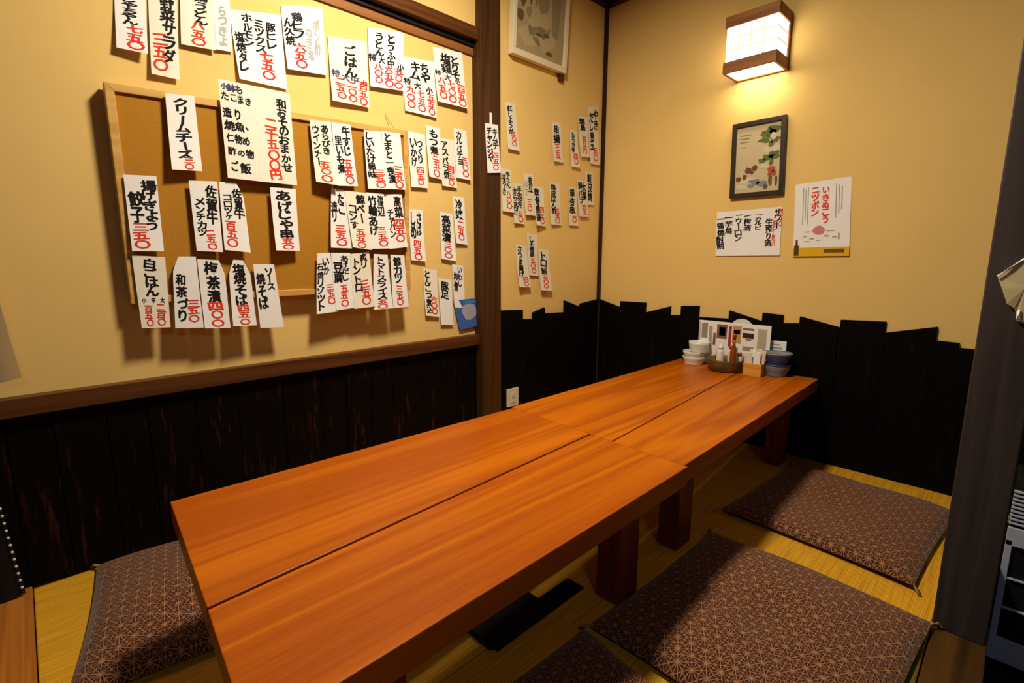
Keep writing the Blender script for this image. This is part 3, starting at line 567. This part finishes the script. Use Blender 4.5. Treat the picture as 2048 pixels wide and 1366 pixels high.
def write(S, cols, parent, rnd, lift=0.0012, jit=0.05):
    buf = {}
    for (text, u, v0, v1, w, ink) in cols:
        n = len(text)
        for k, c in enumerate(text):
            if c not in GLYPH: continue
            gv, gf = GLYPH[c]
            cell = (v1 - v0) / n
            cu = u + rnd.uniform(-jit, jit) * w; cv = v0 + cell * (k + .5) + rnd.uniform(-jit, jit) * cell
            a = rnd.uniform(-.12, .12); ca, sa = math.cos(a), math.sin(a)
            sw = w * rnd.uniform(.88, 1.08); sh = cell * rnd.uniform(.9, 1.06)
            V, F = buf.setdefault(ink, ([], []))
            b = len(V)
            ex = .020 if len(gv) > 110 else .034      # brush width: the stroke laid down four times side by side
            for e, (dx, dy) in enumerate(((-ex, -ex * .6), (ex, -ex * .6), (ex, ex * .6), (-ex, ex * .6))):
                b = len(V)
                for (x, yv) in gv:
                    xr, yr = (x + dx) * ca - (yv + dy) * sa, (x + dx) * sa + (yv + dy) * ca
                    V.append(S(cu + xr * sw, cv - yr * sh, lift + e * .00002))
                F += [tuple(i + b for i in f) for f in gf]
    for ink, (V, F) in buf.items():
        obj(PART[ink], mesh(PART[ink], V, F), INK[ink], parent)

XP = {'W': -1.8465, 'B': -1.7975, 'N': -1.8055, 'T': -1.7895}
OUT = {}
def left_surface(q, x, curl, side=0.0):
    (ay, az), (by, bz), (cy, cz), (dy, dz) = q
    def S(u, v, lift):
        yy = (ay * (1 - u) + by * u) * (1 - v) + (dy * (1 - u) + cy * u) * v
        zz = (az * (1 - u) + bz * u) * (1 - v) + (dz * (1 - u) + cz * u) * v
        c = curl * max(0.0, v) ** 2 * (1 + side * (.5 - u))
        return (x + c + lift, yy, zz)
    return S

cork_papers = 0
for k, (pl, q, cols, label, o) in enumerate(PAPERS):
    rnd = random.Random(100 + k)
    curl = o.get('curl', .008)
    x = XP[pl] + 0.0012 + 0.0013 * (k % 4)
    S = left_surface(q, x, curl, rnd.uniform(-.6, .9))
    lab = label.replace('strip', 'paper menu strip', 1) if 'strip' in label else label.replace('sheet', 'paper menu sheet', 1)
    pa = sheet('menu_strip', S, None, M['paper_dull'] if pl == 'N' else M['paper_old'] if k % 5 == 1 or k in (2, 16) else M['paper'], cl=o.get('cl', 0), cr=o.get('cr', 0))
    tag(pa, lab.replace('’', "'"), 'menu strip', {'W': 'menu strips taped to the plaster panel', 'B': 'menu strips pinned on the cork board', 'N': 'menu strips on the narrow wall', 'T': 'menu strips on the post'}[pl])
    write(S, cols, pa, rnd)
    if pl == 'T':
        ys = (q[0][0] + q[1][0]) / 2
        box('tab', x, x + .0008, ys - .012, ys + .002, q[0][1] - .004, q[0][1] + .05, M['paper'], pa)

# cork board: tilted very slightly, held off the wall
def board():
    root = empty('cork_board', (-1.8465, 0.224, 0.775)); tag(root, 'framed brown cork board covered with paper menu strips', 'cork board')
    TL, TR, BR, BL = (0.0, 0.601), (0.956, 0.633), (0.945, 0.0), (0.0, 0.0)
    def quad(name, pts, x0, x1, mat, b=0):
        V = [(x0, *p) for p in pts] + [(x1, *p) for p in pts]
        F = [(0, 1, 2, 3), (7, 6, 5, 4), (4, 5, 1, 0), (5, 6, 2, 1), (6, 7, 3, 2), (7, 4, 0, 3)]
        oo = obj(name, mesh(name, V, F), mat, root)
        if b: bev(oo, b)
    f = 0.021
    i = [(TL[0] + f, TL[1] - f), (TR[0] - f, TR[1] - f), (BR[0] - f, BR[1] + f), (BL[0] + f, BL[1] + f)]
    quad('cork_sheet', [(TL[0] + .01, TL[1] - .01), (TR[0] - .01, TR[1] - .01), (BR[0] - .01, BR[1] + .01), (BL[0] + .01, BL[1] + .01)], 0.020, 0.036, M['cork'])
    for nm, pts in (('frame_rail', [TL, TR, i[1], i[0]]), ('frame_rail', [i[3], i[2], BR, BL]), ('frame_rail', [TL, i[0], i[3], BL]), ('frame_rail', [i[1], TR, BR, i[2]])):
        quad(nm, pts, 0.010, 0.044, M['cork_frame'], 0.0015)
    for yy in (0.15, 0.5, 0.8):
        quad('wall_spacer', [(yy, .25), (yy + .03, .25), (yy + .03, .22), (yy, .22)], 0.0, 0.020, M['cork_frame'])
    obj('hanging_cord', tube('hanging_cord', [(0.03, 0.905, 0.632), (0.012, 0.893, 0.66), (0.006, 0.88, 0.69)], 0.0012, 6), M['tassel'], root)
    return root
board()

# blue card by the post
def card():
    q = [(1.4500, .706), (1.5480, .712), (1.5560, .583), (1.4520, .564)]
    q = BLUE_Q
    S = left_surface(q, -1.8395, .004)
    o = sheet('blue_card', S, None, flat((0.05, 0.13, 0.45)), th=0.0008)
    tag(o, 'blue printed card with a grey photo, leaning at the foot of the post', 'card')
    pic = [(.34, .22), (.62, .14), (.86, .20), (.90, .44), (.80, .62), (.52, .74), (.34, .70), (.26, .46)]
    obj('grey_photo', mesh('grey_photo', [S(u, v, .0016) for u, v in pic], [tuple(reversed(range(len(pic))))]), flat((0.36, 0.38, 0.44)), o)
    bar = [(.45, .05), (.95, .04), (.95, .16), (.5, .18)]
    obj('light_blue_band', mesh('light_blue_band', [S(u, v, .0018) for u, v in bar], [(3, 2, 1, 0)]), flat((0.05, 0.22, 0.6)), o)
BLUE_Q = [(1.419, .713), (1.551, .716), (1.600, .586), (1.452, .573)]
card()

# ================================================================= RIGHT WALL PICTURES
def wallY(q, y, curl=0.0):
    def S(u, v, lift):
        (ax, az), (bx, bz), (cx, cz), (dx, dz) = q
        xx = (ax * (1 - u) + bx * u) * (1 - v) + (dx * (1 - u) + cx * u) * v
        zz = (az * (1 - u) + bz * u) * (1 - v) + (dz * (1 - u) + cz * u) * v
        return (xx, y - curl * v * v - lift, zz)
    return S
def blob(S, u, v, ru, rv, lift, n=10, rnd=random, jag=.25):
    return [S(u + ru * math.cos(t) * rnd.uniform(1 - jag, 1 + jag), v + rv * math.sin(t) * rnd.uniform(1 - jag, 1 + jag), lift) for t in [2 * math.pi * k / n for k in range(n)]]
def patches(name, S, lst, col, parent, lift, rnd, n=10, jag=.25):
    V, F = [], []
    for (u, v, ru, rv) in lst:
        b = len(V); V += blob(S, u, v, ru, rv, lift, n, rnd, jag) + [S(u, v, lift)]; F += [(b + i, b + (i + 1) % n, b + n) for i in range(n)]
    obj(name, mesh(name, V, F), flat(col), parent)
def lines(name, S, lst, col, parent, lift):
    V, F = [], []
    for (u0, v0, u1, v1) in lst:
        b = len(V); V += [S(u0, v0, lift), S(u1, v0, lift), S(u1, v1, lift), S(u0, v1, lift)]; F.append((b, b + 1, b + 2, b + 3))
    obj(name, mesh(name, V, F), flat(col), parent)

def picture_frame(q, y0, depth, fw_, label, frame_mat, paper_col):
    (ax, az), (bx, bz), (cx, cz), (dx, dz) = q
    root = empty('picture_frame', ((dx + cx) / 2, y0, (dz + cz) / 2)); tag(root, label, 'picture')
    off = Vector(root.location)
    def loc(p, y): return (p[0] - off.x, y - off.y, p[1] - off.z)
    i = [(ax + fw_, az - fw_), (bx - fw_, bz - fw_), (cx - fw_, cz + fw_), (dx + fw_, dz + fw_)]
    def quad(name, pts, ya, yb, mat):
        V = [loc(p, ya) for p in pts] + [loc(p, yb) for p in pts]
        F = [(3, 2, 1, 0), (4, 5, 6, 7), (0, 1, 5, 4), (1, 2, 6, 5), (2, 3, 7, 6), (3, 0, 4, 7)]
        return obj(name, mesh(name, V, F), mat, root)
    for pts in ([q[0], q[1], i[1], i[0]], [i[3], i[2], q[2], q[3]], [q[0], i[0], i[3], q[3]], [i[1], q[1], q[2], i[2]]):
        bev(quad('frame_side', pts, y0 - depth, y0, frame_mat), .0015)
    quad('backing', i, y0 - depth * .5, y0 - .001, flat(paper_col))
    def S(u, v, lift):
        p = wallY(i, y0 - depth * .5)(u, v, lift)
        return (p[0] - off.x, p[1] - off.y, p[2] - off.z)
    return root, S

rnd = random.Random(5)
pf, S = picture_frame([(-1.054, 1.525), (-0.821, 1.528), (-0.808, 1.190), (-1.046, 1.189)], WYR - .001, .02, .020, 'dark framed flower print under the wall lamp', M['frame_dark'], (0.56, 0.46, 0.28))
lines('caption_lines', S, [(.08, .12, .34, .135), (.1, .17, .3, .185), (.08, .22, .28, .235), (.1, .3, .24, .31), (.06, .16, .1, .17)], (0.24, 0.2, 0.12), pf, .0006)
patches('pine_needles', S, [(.72, .14, .16, .06), (.86, .1, .14, .07), (.66, .24, .14, .05), (.86, .24, .13, .05), (.78, .32, .08, .04), (.74, .5, .14, .045), (.86, .47, .12, .06), (.6, .54, .08, .03), (.8, .58, .05, .05)], (0.12, 0.15, 0.05), pf, .0007, rnd, 12, .45)
patches('pale_blossom', S, [(.84, .2, .08, .05), (.7, .38, .08, .05), (.88, .38, .09, .05), (.66, .62, .12, .04), (.3, .82, .2, .05), (.2, .9, .18, .04)], (0.6, 0.55, 0.36), pf, .0008, rnd)
patches('brown_flowers', S, [(.3, .66, .07, .045), (.44, .64, .07, .05), (.08, .78, .07, .04), (.22, .76, .06, .045), (.38, .7, .04, .03)], (0.16, 0.06, 0.03), pf, .0009, rnd)
patches('red_flower', S, [(.82, .68, .09, .05), (.88, .74, .06, .04), (.78, .75, .05, .03)], (0.4, 0.09, 0.05), pf, .0010, rnd)
patches('blue_water', S, [(.46, .84, .14, .05), (.62, .88, .14, .045), (.36, .9, .08, .03)], (0.2, 0.23, 0.27), pf, .0010, rnd)
patches('dark_leaves', S, [(.8, .85, .04, .09), (.92, .86, .03, .09), (.7, .93, .05, .04)], (0.12, 0.1, 0.05), pf, .0011, rnd)

q = [(-1.109, 1.129), (-0.812, 1.137), (-0.804, .920), (-1.100, .918)]
S = wallY(q, WYR - .0008, .004)
o = sheet('wall_notice', S, None, M['paper'], 6, 8)
tag(o, 'wide handwritten drinks notice below the dark framed print', 'notice')
write(S, NOTICE, o, random.Random(3), .0012)
q = [(-0.765, 1.227), (-0.556, 1.240), (-0.533, .918), (-0.748, .915)]
S = wallY(q, WYR - .0008, .006)
o = sheet('wall_poster', S, None, M['paper'], 6, 8)
tag(o, 'white poster with red writing and a yellow bottom band', 'poster')
write(S, POSTER, o, random.Random(4), .0012, .02)
lines('small_print', S, [(.15 + .045 * i, .06 + .03 * (i % 2), .165 + .045 * i, .56 - .06 * (i % 2)) for i in range(3)] + [(.74 + .05 * i, .06 + .02 * i, .757 + .05 * i, .5 - .05 * i) for i in range(3)], (0.42, 0.38, 0.32), o, .0014)
lines('yellow_band', S, [(0.0, .88, 1.0, 1.0)], (0.75, 0.43, 0.01), o, .0013)
lines('brown_name_bar', S, [(.56, .905, .92, .955)], (0.16, 0.08, 0.01), o, .0016)
lines('bottle_print', S, [(.02, .84, .11, .99), (.045, .77, .085, .85)], (0.10, 0.045, 0.01), o, .0017)
patches('pink_round', S, [(.46, .65, .11, .06)], (0.62, 0.22, 0.22), o, .0015, random.Random(2), 16, .08)
lines('sketch_lines', S, [(.2, .66, .32, .672), (.6, .66, .74, .67), (.18, .72, .24, .735), (.3, .75, .38, .77), (.55, .72, .64, .74), (.7, .74, .78, .755), (.8, .7, .83, .78), (.42, .78, .5, .79), (.2, .79, .3, .8)], (0.4, 0.34, 0.28), o, .0014)

# framed drawing high on the narrow wall, leaning forward a little
def upper_frame():
    root = empty('picture_frame', (-1.802, 1.735, 1.836)); tag(root, 'cream framed grey drawing high on the narrow wall', 'picture')
    W_, H_ = 0.385, 0.50
    def bx(name, y0, y1, z0, z1, x0, x1, mat, b=.0015):
        oo = obj(name, boxes(name, [(x0, x1, y0, y1, z0, z1)]), mat, root); bev(oo, b); return oo
    for (y0, y1, z0, z1) in ((0, W_, 0, .028), (0, W_, H_ - .028, H_), (0, .022, .028, H_ - .028), (W_ - .022, W_, .028, H_ - .028)):
        bx('frame_side', y0, y1, z0, z1, .0, .030, M['frame_white'])
    bx('backing', .02, W_ - .02, .02, H_ - .02, .002, .018, flat((0.40, 0.30, 0.15)), 0.0005)
    def S(u, v, lift): return (.018 + lift, .022 + u * (W_ - .044), H_ - .028 - v * (H_ - .056))
    r = random.Random(9)
    def P(name, lst, col, lift):
        V, F = [], []
        for (u, v, ru, rv) in lst:
            b = len(V); V += blob(S, u, v, ru, rv, lift, 12, r, .3) + [S(u, v, lift)]; F += [(b + (i + 1) % 12, b + i, b + 12) for i in range(12)]
        obj(name, mesh(name, V, F), flat(col), root)
    P('pale_drawing', [(.45, .55, .34, .3), (.3, .82, .22, .12), (.6, .8, .26, .12)], (0.46, 0.36, 0.2), .0006)
    P('dark_drawing', [(.13, .42, .1, .16), (.09, .66, .08, .06), (.3, .36, .05, .16), (.46, .78, .07, .016), (.62, .76, .06, .018), (.68, .93, .07, .02)], (0.14, 0.09, 0.045), .0009)
    P('grey_drawing', [(.4, .4, .04, .14), (.55, .45, .1, .12), (.8, .5, .1, .3), (.25, .6, .06, .05)], (0.29, 0.22, 0.12), .0012)
    box('hanger', -.002, .012, W_ - .03, W_ + .004, -.035, .0, M['rail'], root)
    root.rotation_euler = (0, math.radians(3.0), 0)
upper_frame()

# ================================================================= WALL SCONCE
def sconce():
    x0, x1, yf, z0, z1 = -1.060, -0.836, 2.345, 1.714, 1.946
    root = empty('wall_lamp', ((x0 + x1) / 2, WYR, z0)); tag(root, 'lit paper and wood wall lamp on the right wall', 'wall lamp')
    ox, oy, oz = (x0 + x1) / 2, WYR, z0
    def bx(name, a, b, c, d, e, f, mat, bv=.0015, par=root):
        oo = obj(name, boxes(name, [(a - ox, b - ox, c - oy, d - oy, e - oz, f - oz)]), mat, par)
        if bv: bev(oo, bv)
        return oo
    t = .012
    for nm, za, zb in (('lower_band', z0, z0 + .047), ('upper_band', z1 - .045, z1)):
        bx(nm, x0, x1, yf, yf + t, za, zb, M['shade_wood'])
        bx(nm, x0, x0 + t, yf + t, WYR, za, zb, M['shade_wood'])
        bx(nm, x1 - t, x1, yf + t, WYR, za, zb, M['shade_wood'])
    bx('back_post', x0, x0 + t, WYR - .02, WYR, z0 + .047, z1 - .045, M['shade_wood'])
    bx('back_post', x1 - t, x1, WYR - .02, WYR, z0 + .047, z1 - .045, M['shade_wood'])
    bx('lower_back_rail', x0 + t, x1 - t, WYR - .012, WYR, z0, z0 + .014, M['shade_wood'])
    ix0, ix1, iy = x0 + .007, x1 - .007, yf + .008
    shade = bx('paper_shade', ix0, ix1, iy, WYR - .001, z0 + .022, z1 - .012, M['shade_paper'], 0)
    bx('lower_diffuser', x0 + t, x1 - t, yf + t, WYR - .012, z0 + .006, z0 + .012, M['shade_low'], 0)
    bx('top_board', x0 + .001, x1 - .001, yf + .001, WYR, z1 - .010, z1 - .003, M['shade_wood'], 0)
    zs = [z0 + .047 + (z1 - z0 - .092) * k / 3 for k in (1, 2)]
    for k in (1, 2, 3):
        xx = ix0 + (ix1 - ix0) * k / 4
        bx('muntin', xx - .0035, xx + .0035, iy - .003, iy, z0 + .047, z1 - .045, M['shade_bar'], 0, shade)
    for zz in zs:
        bx('muntin', ix0, ix1, iy - .0032, iy, zz - .0035, zz + .0035, M['shade_bar'], 0, shade)
        for xx, s in ((ix0, -1), (ix1, 1)):
            bx('muntin', min(xx, xx + s * .003), max(xx, xx + s * .003), iy, WYR - .02, zz - .0035, zz + .0035, M['shade_bar'], 0, shade)
    return root
sconce()

# ================================================================= SMALL THINGS ON THE WALLS
ro = empty('wall_outlet', (WXN + .016, 1.752, .15)); tag(ro, 'pale wall outlet low beside the post, just above the table', 'outlet')
bev(obj('cover_plate', boxes('cover_plate', [(-.002, .008, -.040, .040, .0, .095)]), M['cream'], ro), .002)
bev(obj('socket_insert', boxes('socket_insert', [(.008, .010, -.016, .016, .02, .075)]), M['white'], ro), .001)
obj('slot', boxes('slot', [(.010, .0104, -.007, -.004, .04, .055), (.010, .0104, .004, .007, .04, .055)]), M['black'], ro)

# ================================================================= TABLE-TOP THINGS
TZ = 0.382
def bowl(name, c, r, h, mat, label, group, foot=.5, rim=None):
    prof = [(r * foot, 0), (r * foot, h * .1), (r * max(.82, foot + .04), h * .38), (r * .97, h * .75), (r, h), (r * .93, h), (r * .9, h * .78), (r * .75, h * .42), (r * .4, h * .18), (.001, h * .16)]
    o = obj(name, lathe(name, prof, 32), mat); o.location = c
    tag(o, label, 'bowl', group)
    if rim: obj('rim', lathe('rim', [(r * .99, h * .88), (r * 1.01, h * .94), (r * 1.005, h * 1.01), (r * .94, h * 1.01), (r * .93, h * .95)], 32), rim, o)
    return o
bowl('dish_stack_bowl', (-1.128, 2.385, TZ), .054, .040, M['white'], 'bottom white bowl in the stack left of the tray', 'white bowls on the far table', .8)
bowl('dish_stack_bowl', (-1.128, 2.385, TZ + .026), .054, .040, M['white'], 'middle white bowl in the stack left of the tray', 'white bowls on the far table', .8)
bowl('dish_stack_bowl', (-1.108, 2.392, TZ + .063), .050, .052, M['white'], 'top white cup on the bowl stack left of the tray', 'white bowls on the far table', .88)
bowl('blue_bowl', (-0.748, 2.41, TZ), .058, .056, M['bluegrey'], 'lower blue grey bowl at the right end of the condiments', 'blue bowls on the far table', .72, M['blue'])
bowl('blue_bowl', (-0.748, 2.41, TZ + .050), .060, .056, M['blue'], 'upper dark blue bowl stacked at the right end of the condiments', 'blue bowls on the far table', .72, M['bluegrey'])

tr = obj('round_tray', lathe('round_tray', [(.070, 0), (.078, .006), (.081, .048), (.081, .056), (.075, .056), (.073, .010), (.001, .008)], 36), M['olive'])
tr.location = (-0.956, 2.355, TZ); tag(tr, 'round olive brown wooden tray holding sauce bottles', 'tray')
def bottle(name, c, prof, mat, cap, capmat, label):
    o = obj(name, lathe(name, prof, 20), mat); o.location = c; tag(o, label, 'bottle', 'sauce bottles in the round tray')
    obj('cap', lathe('cap', cap, 16), capmat, o)
bz = TZ + .0085
bottle('sauce_bottle', (-0.968, 2.318, bz), [(.016, 0), (.017, .01), (.017, .085), (.012, .095)], M['cream'], [(.012, .095), (.012, .108), (.006, .112), (.003, .122), (.001, .122)], M['white'], 'white squeeze bottle at the front of the round tray')
bottle('sauce_bottle', (-0.915, 2.335, bz), [(.014, 0), (.015, .01), (.015, .09), (.007, .12), (.006, .15)], M['amber'], [(.0085, .15), (.0085, .172), (.001, .174)], M['red'], 'tall red brown sauce bottle with red cap in the round tray')
bottle('sauce_bottle', (-0.995, 2.365, bz), [(.014, 0), (.015, .008), (.015, .06), (.010, .075)], M['amber'], [(.011, .075), (.011, .09), (.001, .092)], M['cream'], 'short brown bottle at the left in the round tray')
bottle('sauce_bottle', (-0.945, 2.385, bz), [(.015, 0), (.016, .01), (.016, .075), (.010, .09)], M['cream'], [(.011, .09), (.011, .105), (.001, .107)], M['red'], 'cream shaker with red lid behind the white squeeze bottle')
bottle('sauce_bottle', (-0.902, 2.375, bz), [(.013, 0), (.014, .01), (.014, .055), (.010, .065)], M['cream'], [(.011, .065), (.011, .08), (.001, .082)], M['amber'], 'small pale jar at the right back of the round tray')

wb = empty('wooden_box', (-0.822, 2.345, TZ), math.radians(6)); tag(wb, 'small pale pine box with paper packets beside the tray', 'box')
for (a, b, c, d) in ((-.038, .038, -.036, -.030), (-.038, .038, .030, .036), (-.038, -.032, -.030, .030), (.032, .038, -.030, .030)):
    bev(obj('side_board', boxes('side_board', [(a, b, c, d, 0, .058)]), M['pine'], wb), .001)
obj('bottom_board', boxes('bottom_board', [(-.032, .032, -.030, .030, 0, .005)]), M['pine'], wb)
for k, (px, py, h, tl) in enumerate([(-.016, -.014, .098, -.18), (.010, -.010, .104, .1), (.020, .006, .110, .26), (-.010, .010, .108, -.06), (.004, .020, .112, .12)]):
    o = obj('paper_packet', boxes('paper_packet', [(-.014, .014, -.003, .003, 0, h)]), M['paper'] if k % 2 else M['cream']); bev(o, .001)
    o.location = (-0.822 + px, 2.345 + py, TZ + .006); o.rotation_euler = (0, tl * .4, .1)
    tag(o, ['left front', 'middle front', 'right', 'left rear', 'rearmost'][k] + ' white paper packet standing in the pine box', 'packet', 'paper packets in the pine box')

# menus standing behind the condiments
mn = empty('menu_stand', (-0.965, 2.44, TZ)); tag(mn, 'printed menu sheet standing upright behind the sauce tray', 'menu')
msheet = bev(obj('menu_sheet', boxes('menu_sheet', [(-.170, .172, -.002, .001, 0, .218)]), M['paper'], mn), .0004)
def mrect(name, u0, u1, z0, z1, col): obj(name, boxes(name, [(u0, u1, -.0026, -.002, z0, z1)]), flat(col), msheet)
mrect('menu_print', -.155, -.125, .13, .205, (0.30, 0.25, 0.2)); mrect('menu_print', -.118, -.100, .09, .19, (0.40, 0.34, 0.24))
mrect('menu_photo', -.078, -.028, .135, .205, (0.25, 0.1, 0.1)); mrect('menu_photo', -.066, -.036, .15, .192, (0.03, 0.02, 0.13))
mrect('menu_print', -.020, -.006, .10, .20, (0.35, 0.05, 0.02)); mrect('menu_photo', -.002, .040, .12, .205, (0.55, 0.33, 0.06))
mrect('menu_photo', .046, .098, .150, .175, (0.05, 0.025, 0.02)); mrect('menu_print', .046, .098, .188, .198, (0.25, 0.15, 0.1))
mrect('menu_print', -.168, -.16, .02, .21, (0.5, 0.46, 0.4)); mrect('menu_photo', -.095, -.082, .10, .16, (0.2, 0.13, 0.06)); mrect('menu_photo', .062, .088, .14, .148, (0.3, 0.1, 0.05)); mrect('menu_photo', .004, .034, .165, .185, (0.4, 0.16, 0.02))
mrect('menu_print', .05, .10, .09, .11, (0.42, 0.25, 0.17)); mrect('menu_print', .115, .155, .10, .20, (0.48, 0.40, 0.3)); mrect('menu_print', -.01, .03, .08, .10, (0.35, 0.33, 0.3))
box('stand_foot', -.03, .03, -.012, .018, 0, .006, M['pine'], mn)
ob = obj('leaning_card', boxes('leaning_card', [(-.045, .045, -.001, .001, 0, .148)]), M['paper']); ob.location = (-0.78, 2.474, TZ + .001); ob.rotation_euler = (0, 0, .05)
tag(ob, 'small white card standing behind the blue bowls', 'card')
obj('card_print', boxes('card_print', [(-.03, .03, -.0016, -.001, .11, .118), (-.03, .02, -.0016, -.001, .127, .133)]), flat((0.4, 0.34, 0.26)), ob)
fan = []
for k in range(17):
    t = math.pi * k / 16
    fan.append((.055 * math.cos(t), .052 * math.sin(t) + .185))
V = [(x, -.001, z) for x, z in fan] + [(x, .001, z) for x, z in fan]
V += [(.012, -.001, 0), (-.012, -.001, 0), (.012, .001, 0), (-.012, .001, 0)]
n = len(fan)
F = [tuple(range(n)) + (2 * n + 1, 2 * n), tuple(reversed(range(n, 2 * n))) + (2 * n + 2, 2 * n + 3)] + [(i, n + i, n + i + 1, i + 1) for i in range(n - 1)] + [(n - 1, 2 * n - 1, 2 * n + 3, 2 * n + 1), (0, 2 * n, 2 * n + 2, n)]
o = obj('paper_fan', mesh('paper_fan', V, F), M['white']); o.location = (-0.935, 2.465, TZ + .001); tag(o, 'white rounded fan top showing above the menu sheet', 'fan')

# ================================================================= FLOOR AND EDGE THINGS
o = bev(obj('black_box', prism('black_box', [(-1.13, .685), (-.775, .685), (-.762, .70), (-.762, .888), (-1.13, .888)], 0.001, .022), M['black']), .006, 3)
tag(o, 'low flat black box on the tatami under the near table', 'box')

# white louvred appliance beyond the right post
ap = empty('louvred_appliance', (0.048, 2.05, -0.36)); tag(ap, 'grey white appliance with dark slots and louvres behind the post', 'appliance')
def apb(name, a, b, c, d, e, f, m, bv=.002):
    oo = obj(name, boxes(name, [(a, b, c, d, e, f)]), m, ap); bev(oo, bv)
apb('body', .004, .34, .01, .24, .03, .60, M['black'])
apb('bottom_panel', 0, .345, 0, .012, .028, .105, M['appliance'])
apb('side_stile', 0, .016, 0, .012, .105, .43, M['appliance']); apb('side_stile', .329, .345, 0, .012, .105, .43, M['appliance'])
for k in range(2): apb('slot_bar', .016, .329, .002, .010, .205 + .098 * k, .211 + .098 * k, M['appliance'], .001)
apb('header_panel', 0, .345, 0, .012, .412, .47, M['appliance'])
for k in range(9): apb('louvre', 0, .345, 0, .012, .480 + .0125 * k, .486 + .0125 * k, M['appliance'], .001)
for (a, b) in ((.01, .04), (.30, .33)):
    apb('foot', a, b, .02, .22, 0, .03, M['black'])

# torn paper hanging on the right post
pts = [(-.047, .871), (-.028, .889), (-.010, .908), (.012, .925), (.030, .930), (.032, .85), (.030, .765), (.010, .770), (-.006, .777), (-.010, .795), (-.013, .803), (-.025, .812), (-.036, .842)]
rn = random.Random(12)
fr = [(x, 1.5355 - .006 * abs(math.sin(7 * i)) , z) for i, (x, z) in enumerate(pts)]
cen = (0.0, 1.527, .85)
V = fr + [cen] + [(x, 1.5372, z) for x, z in pts]
n = len(pts)
F = [(i, n, (i + 1) % n) for i in range(n)] + [tuple(range(n + 1, 2 * n + 1))] + [(i, (i + 1) % n, n + 1 + (i + 1) % n, n + 1 + i) for i in range(n)]
o = obj('torn_paper', mesh('torn_paper', V, F), plain('aged_paper', (0.5, 0.42, 0.24), 0.85, 0.1)); tag(o, 'torn yellowed paper stuck on the dark right post', 'paper')
obj('folded_edge', tube('folded_edge', [(-.047, 1.530, .871), (-.028, 1.528, .889), (-.010, 1.528, .908), (.012, 1.528, .925)], .0022, 6), M['paper'], o)
obj('folded_edge', tube('folded_edge', [(-.004, 1.528, .800), (-.006, 1.526, .780), (.012, 1.526, .772), (.028, 1.527, .767)], .0022, 6), M['paper'], o)

# cloth hanging at the left edge
def cloth(name, edge, width, x, mat, label, amp=.006, hem=None):
    nz, ny = 16, 14; V, F = [], []
    for side in (0, 1):
        for j in range(nz + 1):
            t = j / nz
            k = t * (len(edge) - 1); a = min(int(k), len(edge) - 2); f = k - a
            ye = edge[a][0] * (1 - f) + edge[a + 1][0] * f; ze = edge[a][1] * (1 - f) + edge[a + 1][1] * f
            for i in range(ny + 1):
                u = i / ny
                V.append((x + amp * math.sin(u * 14 + t * 1.5) * (1.1 - t * .6) + side * .002, ye - width * u, ze - (hem or 0) * u * (1 - t)))
    b = (nz + 1) * (ny + 1)
    for j in range(nz):
        for i in range(ny):
            q = j * (ny + 1) + i; qq = (q, q + 1, q + ny + 2, q + ny + 1)
            F.append(qq); F.append(tuple(reversed([v + b for v in qq])))
    o = obj(name, mesh(name, V, F, True), mat); tag(o, label, 'curtain'); return o
cl = cloth('hanging_cloth', [(-.024, .600), (-.034, .70), (-.042, .80), (-.06, .95), (-.10, 1.3)], .30, -1.800, plain('beige_cloth', (0.42, 0.30, 0.15), .9, .1, .1, 60), 'beige cloth corner hanging at the left edge above the sill', hem=.05)
dk = cloth('dark_curtain', [(-.084, .012), (-.090, .10), (-.097, .20), (-.104, .30), (-.112, .46)], .30, -1.796, M['black'], 'black curtain edge with pale dotted trim at far left')
for k in range(15):
    z = .035 + .021 * k
    yb = -.088 - .065 * (z - .012) * .95
    ob = obj('trim_bead', lathe('trim_bead', [(.001, -.004), (.003, -.0022), (.0034, 0), (.003, .0022), (.001, .004)], 8), M['cream'], dk)
    ob.location = (-1.787, yb, z)
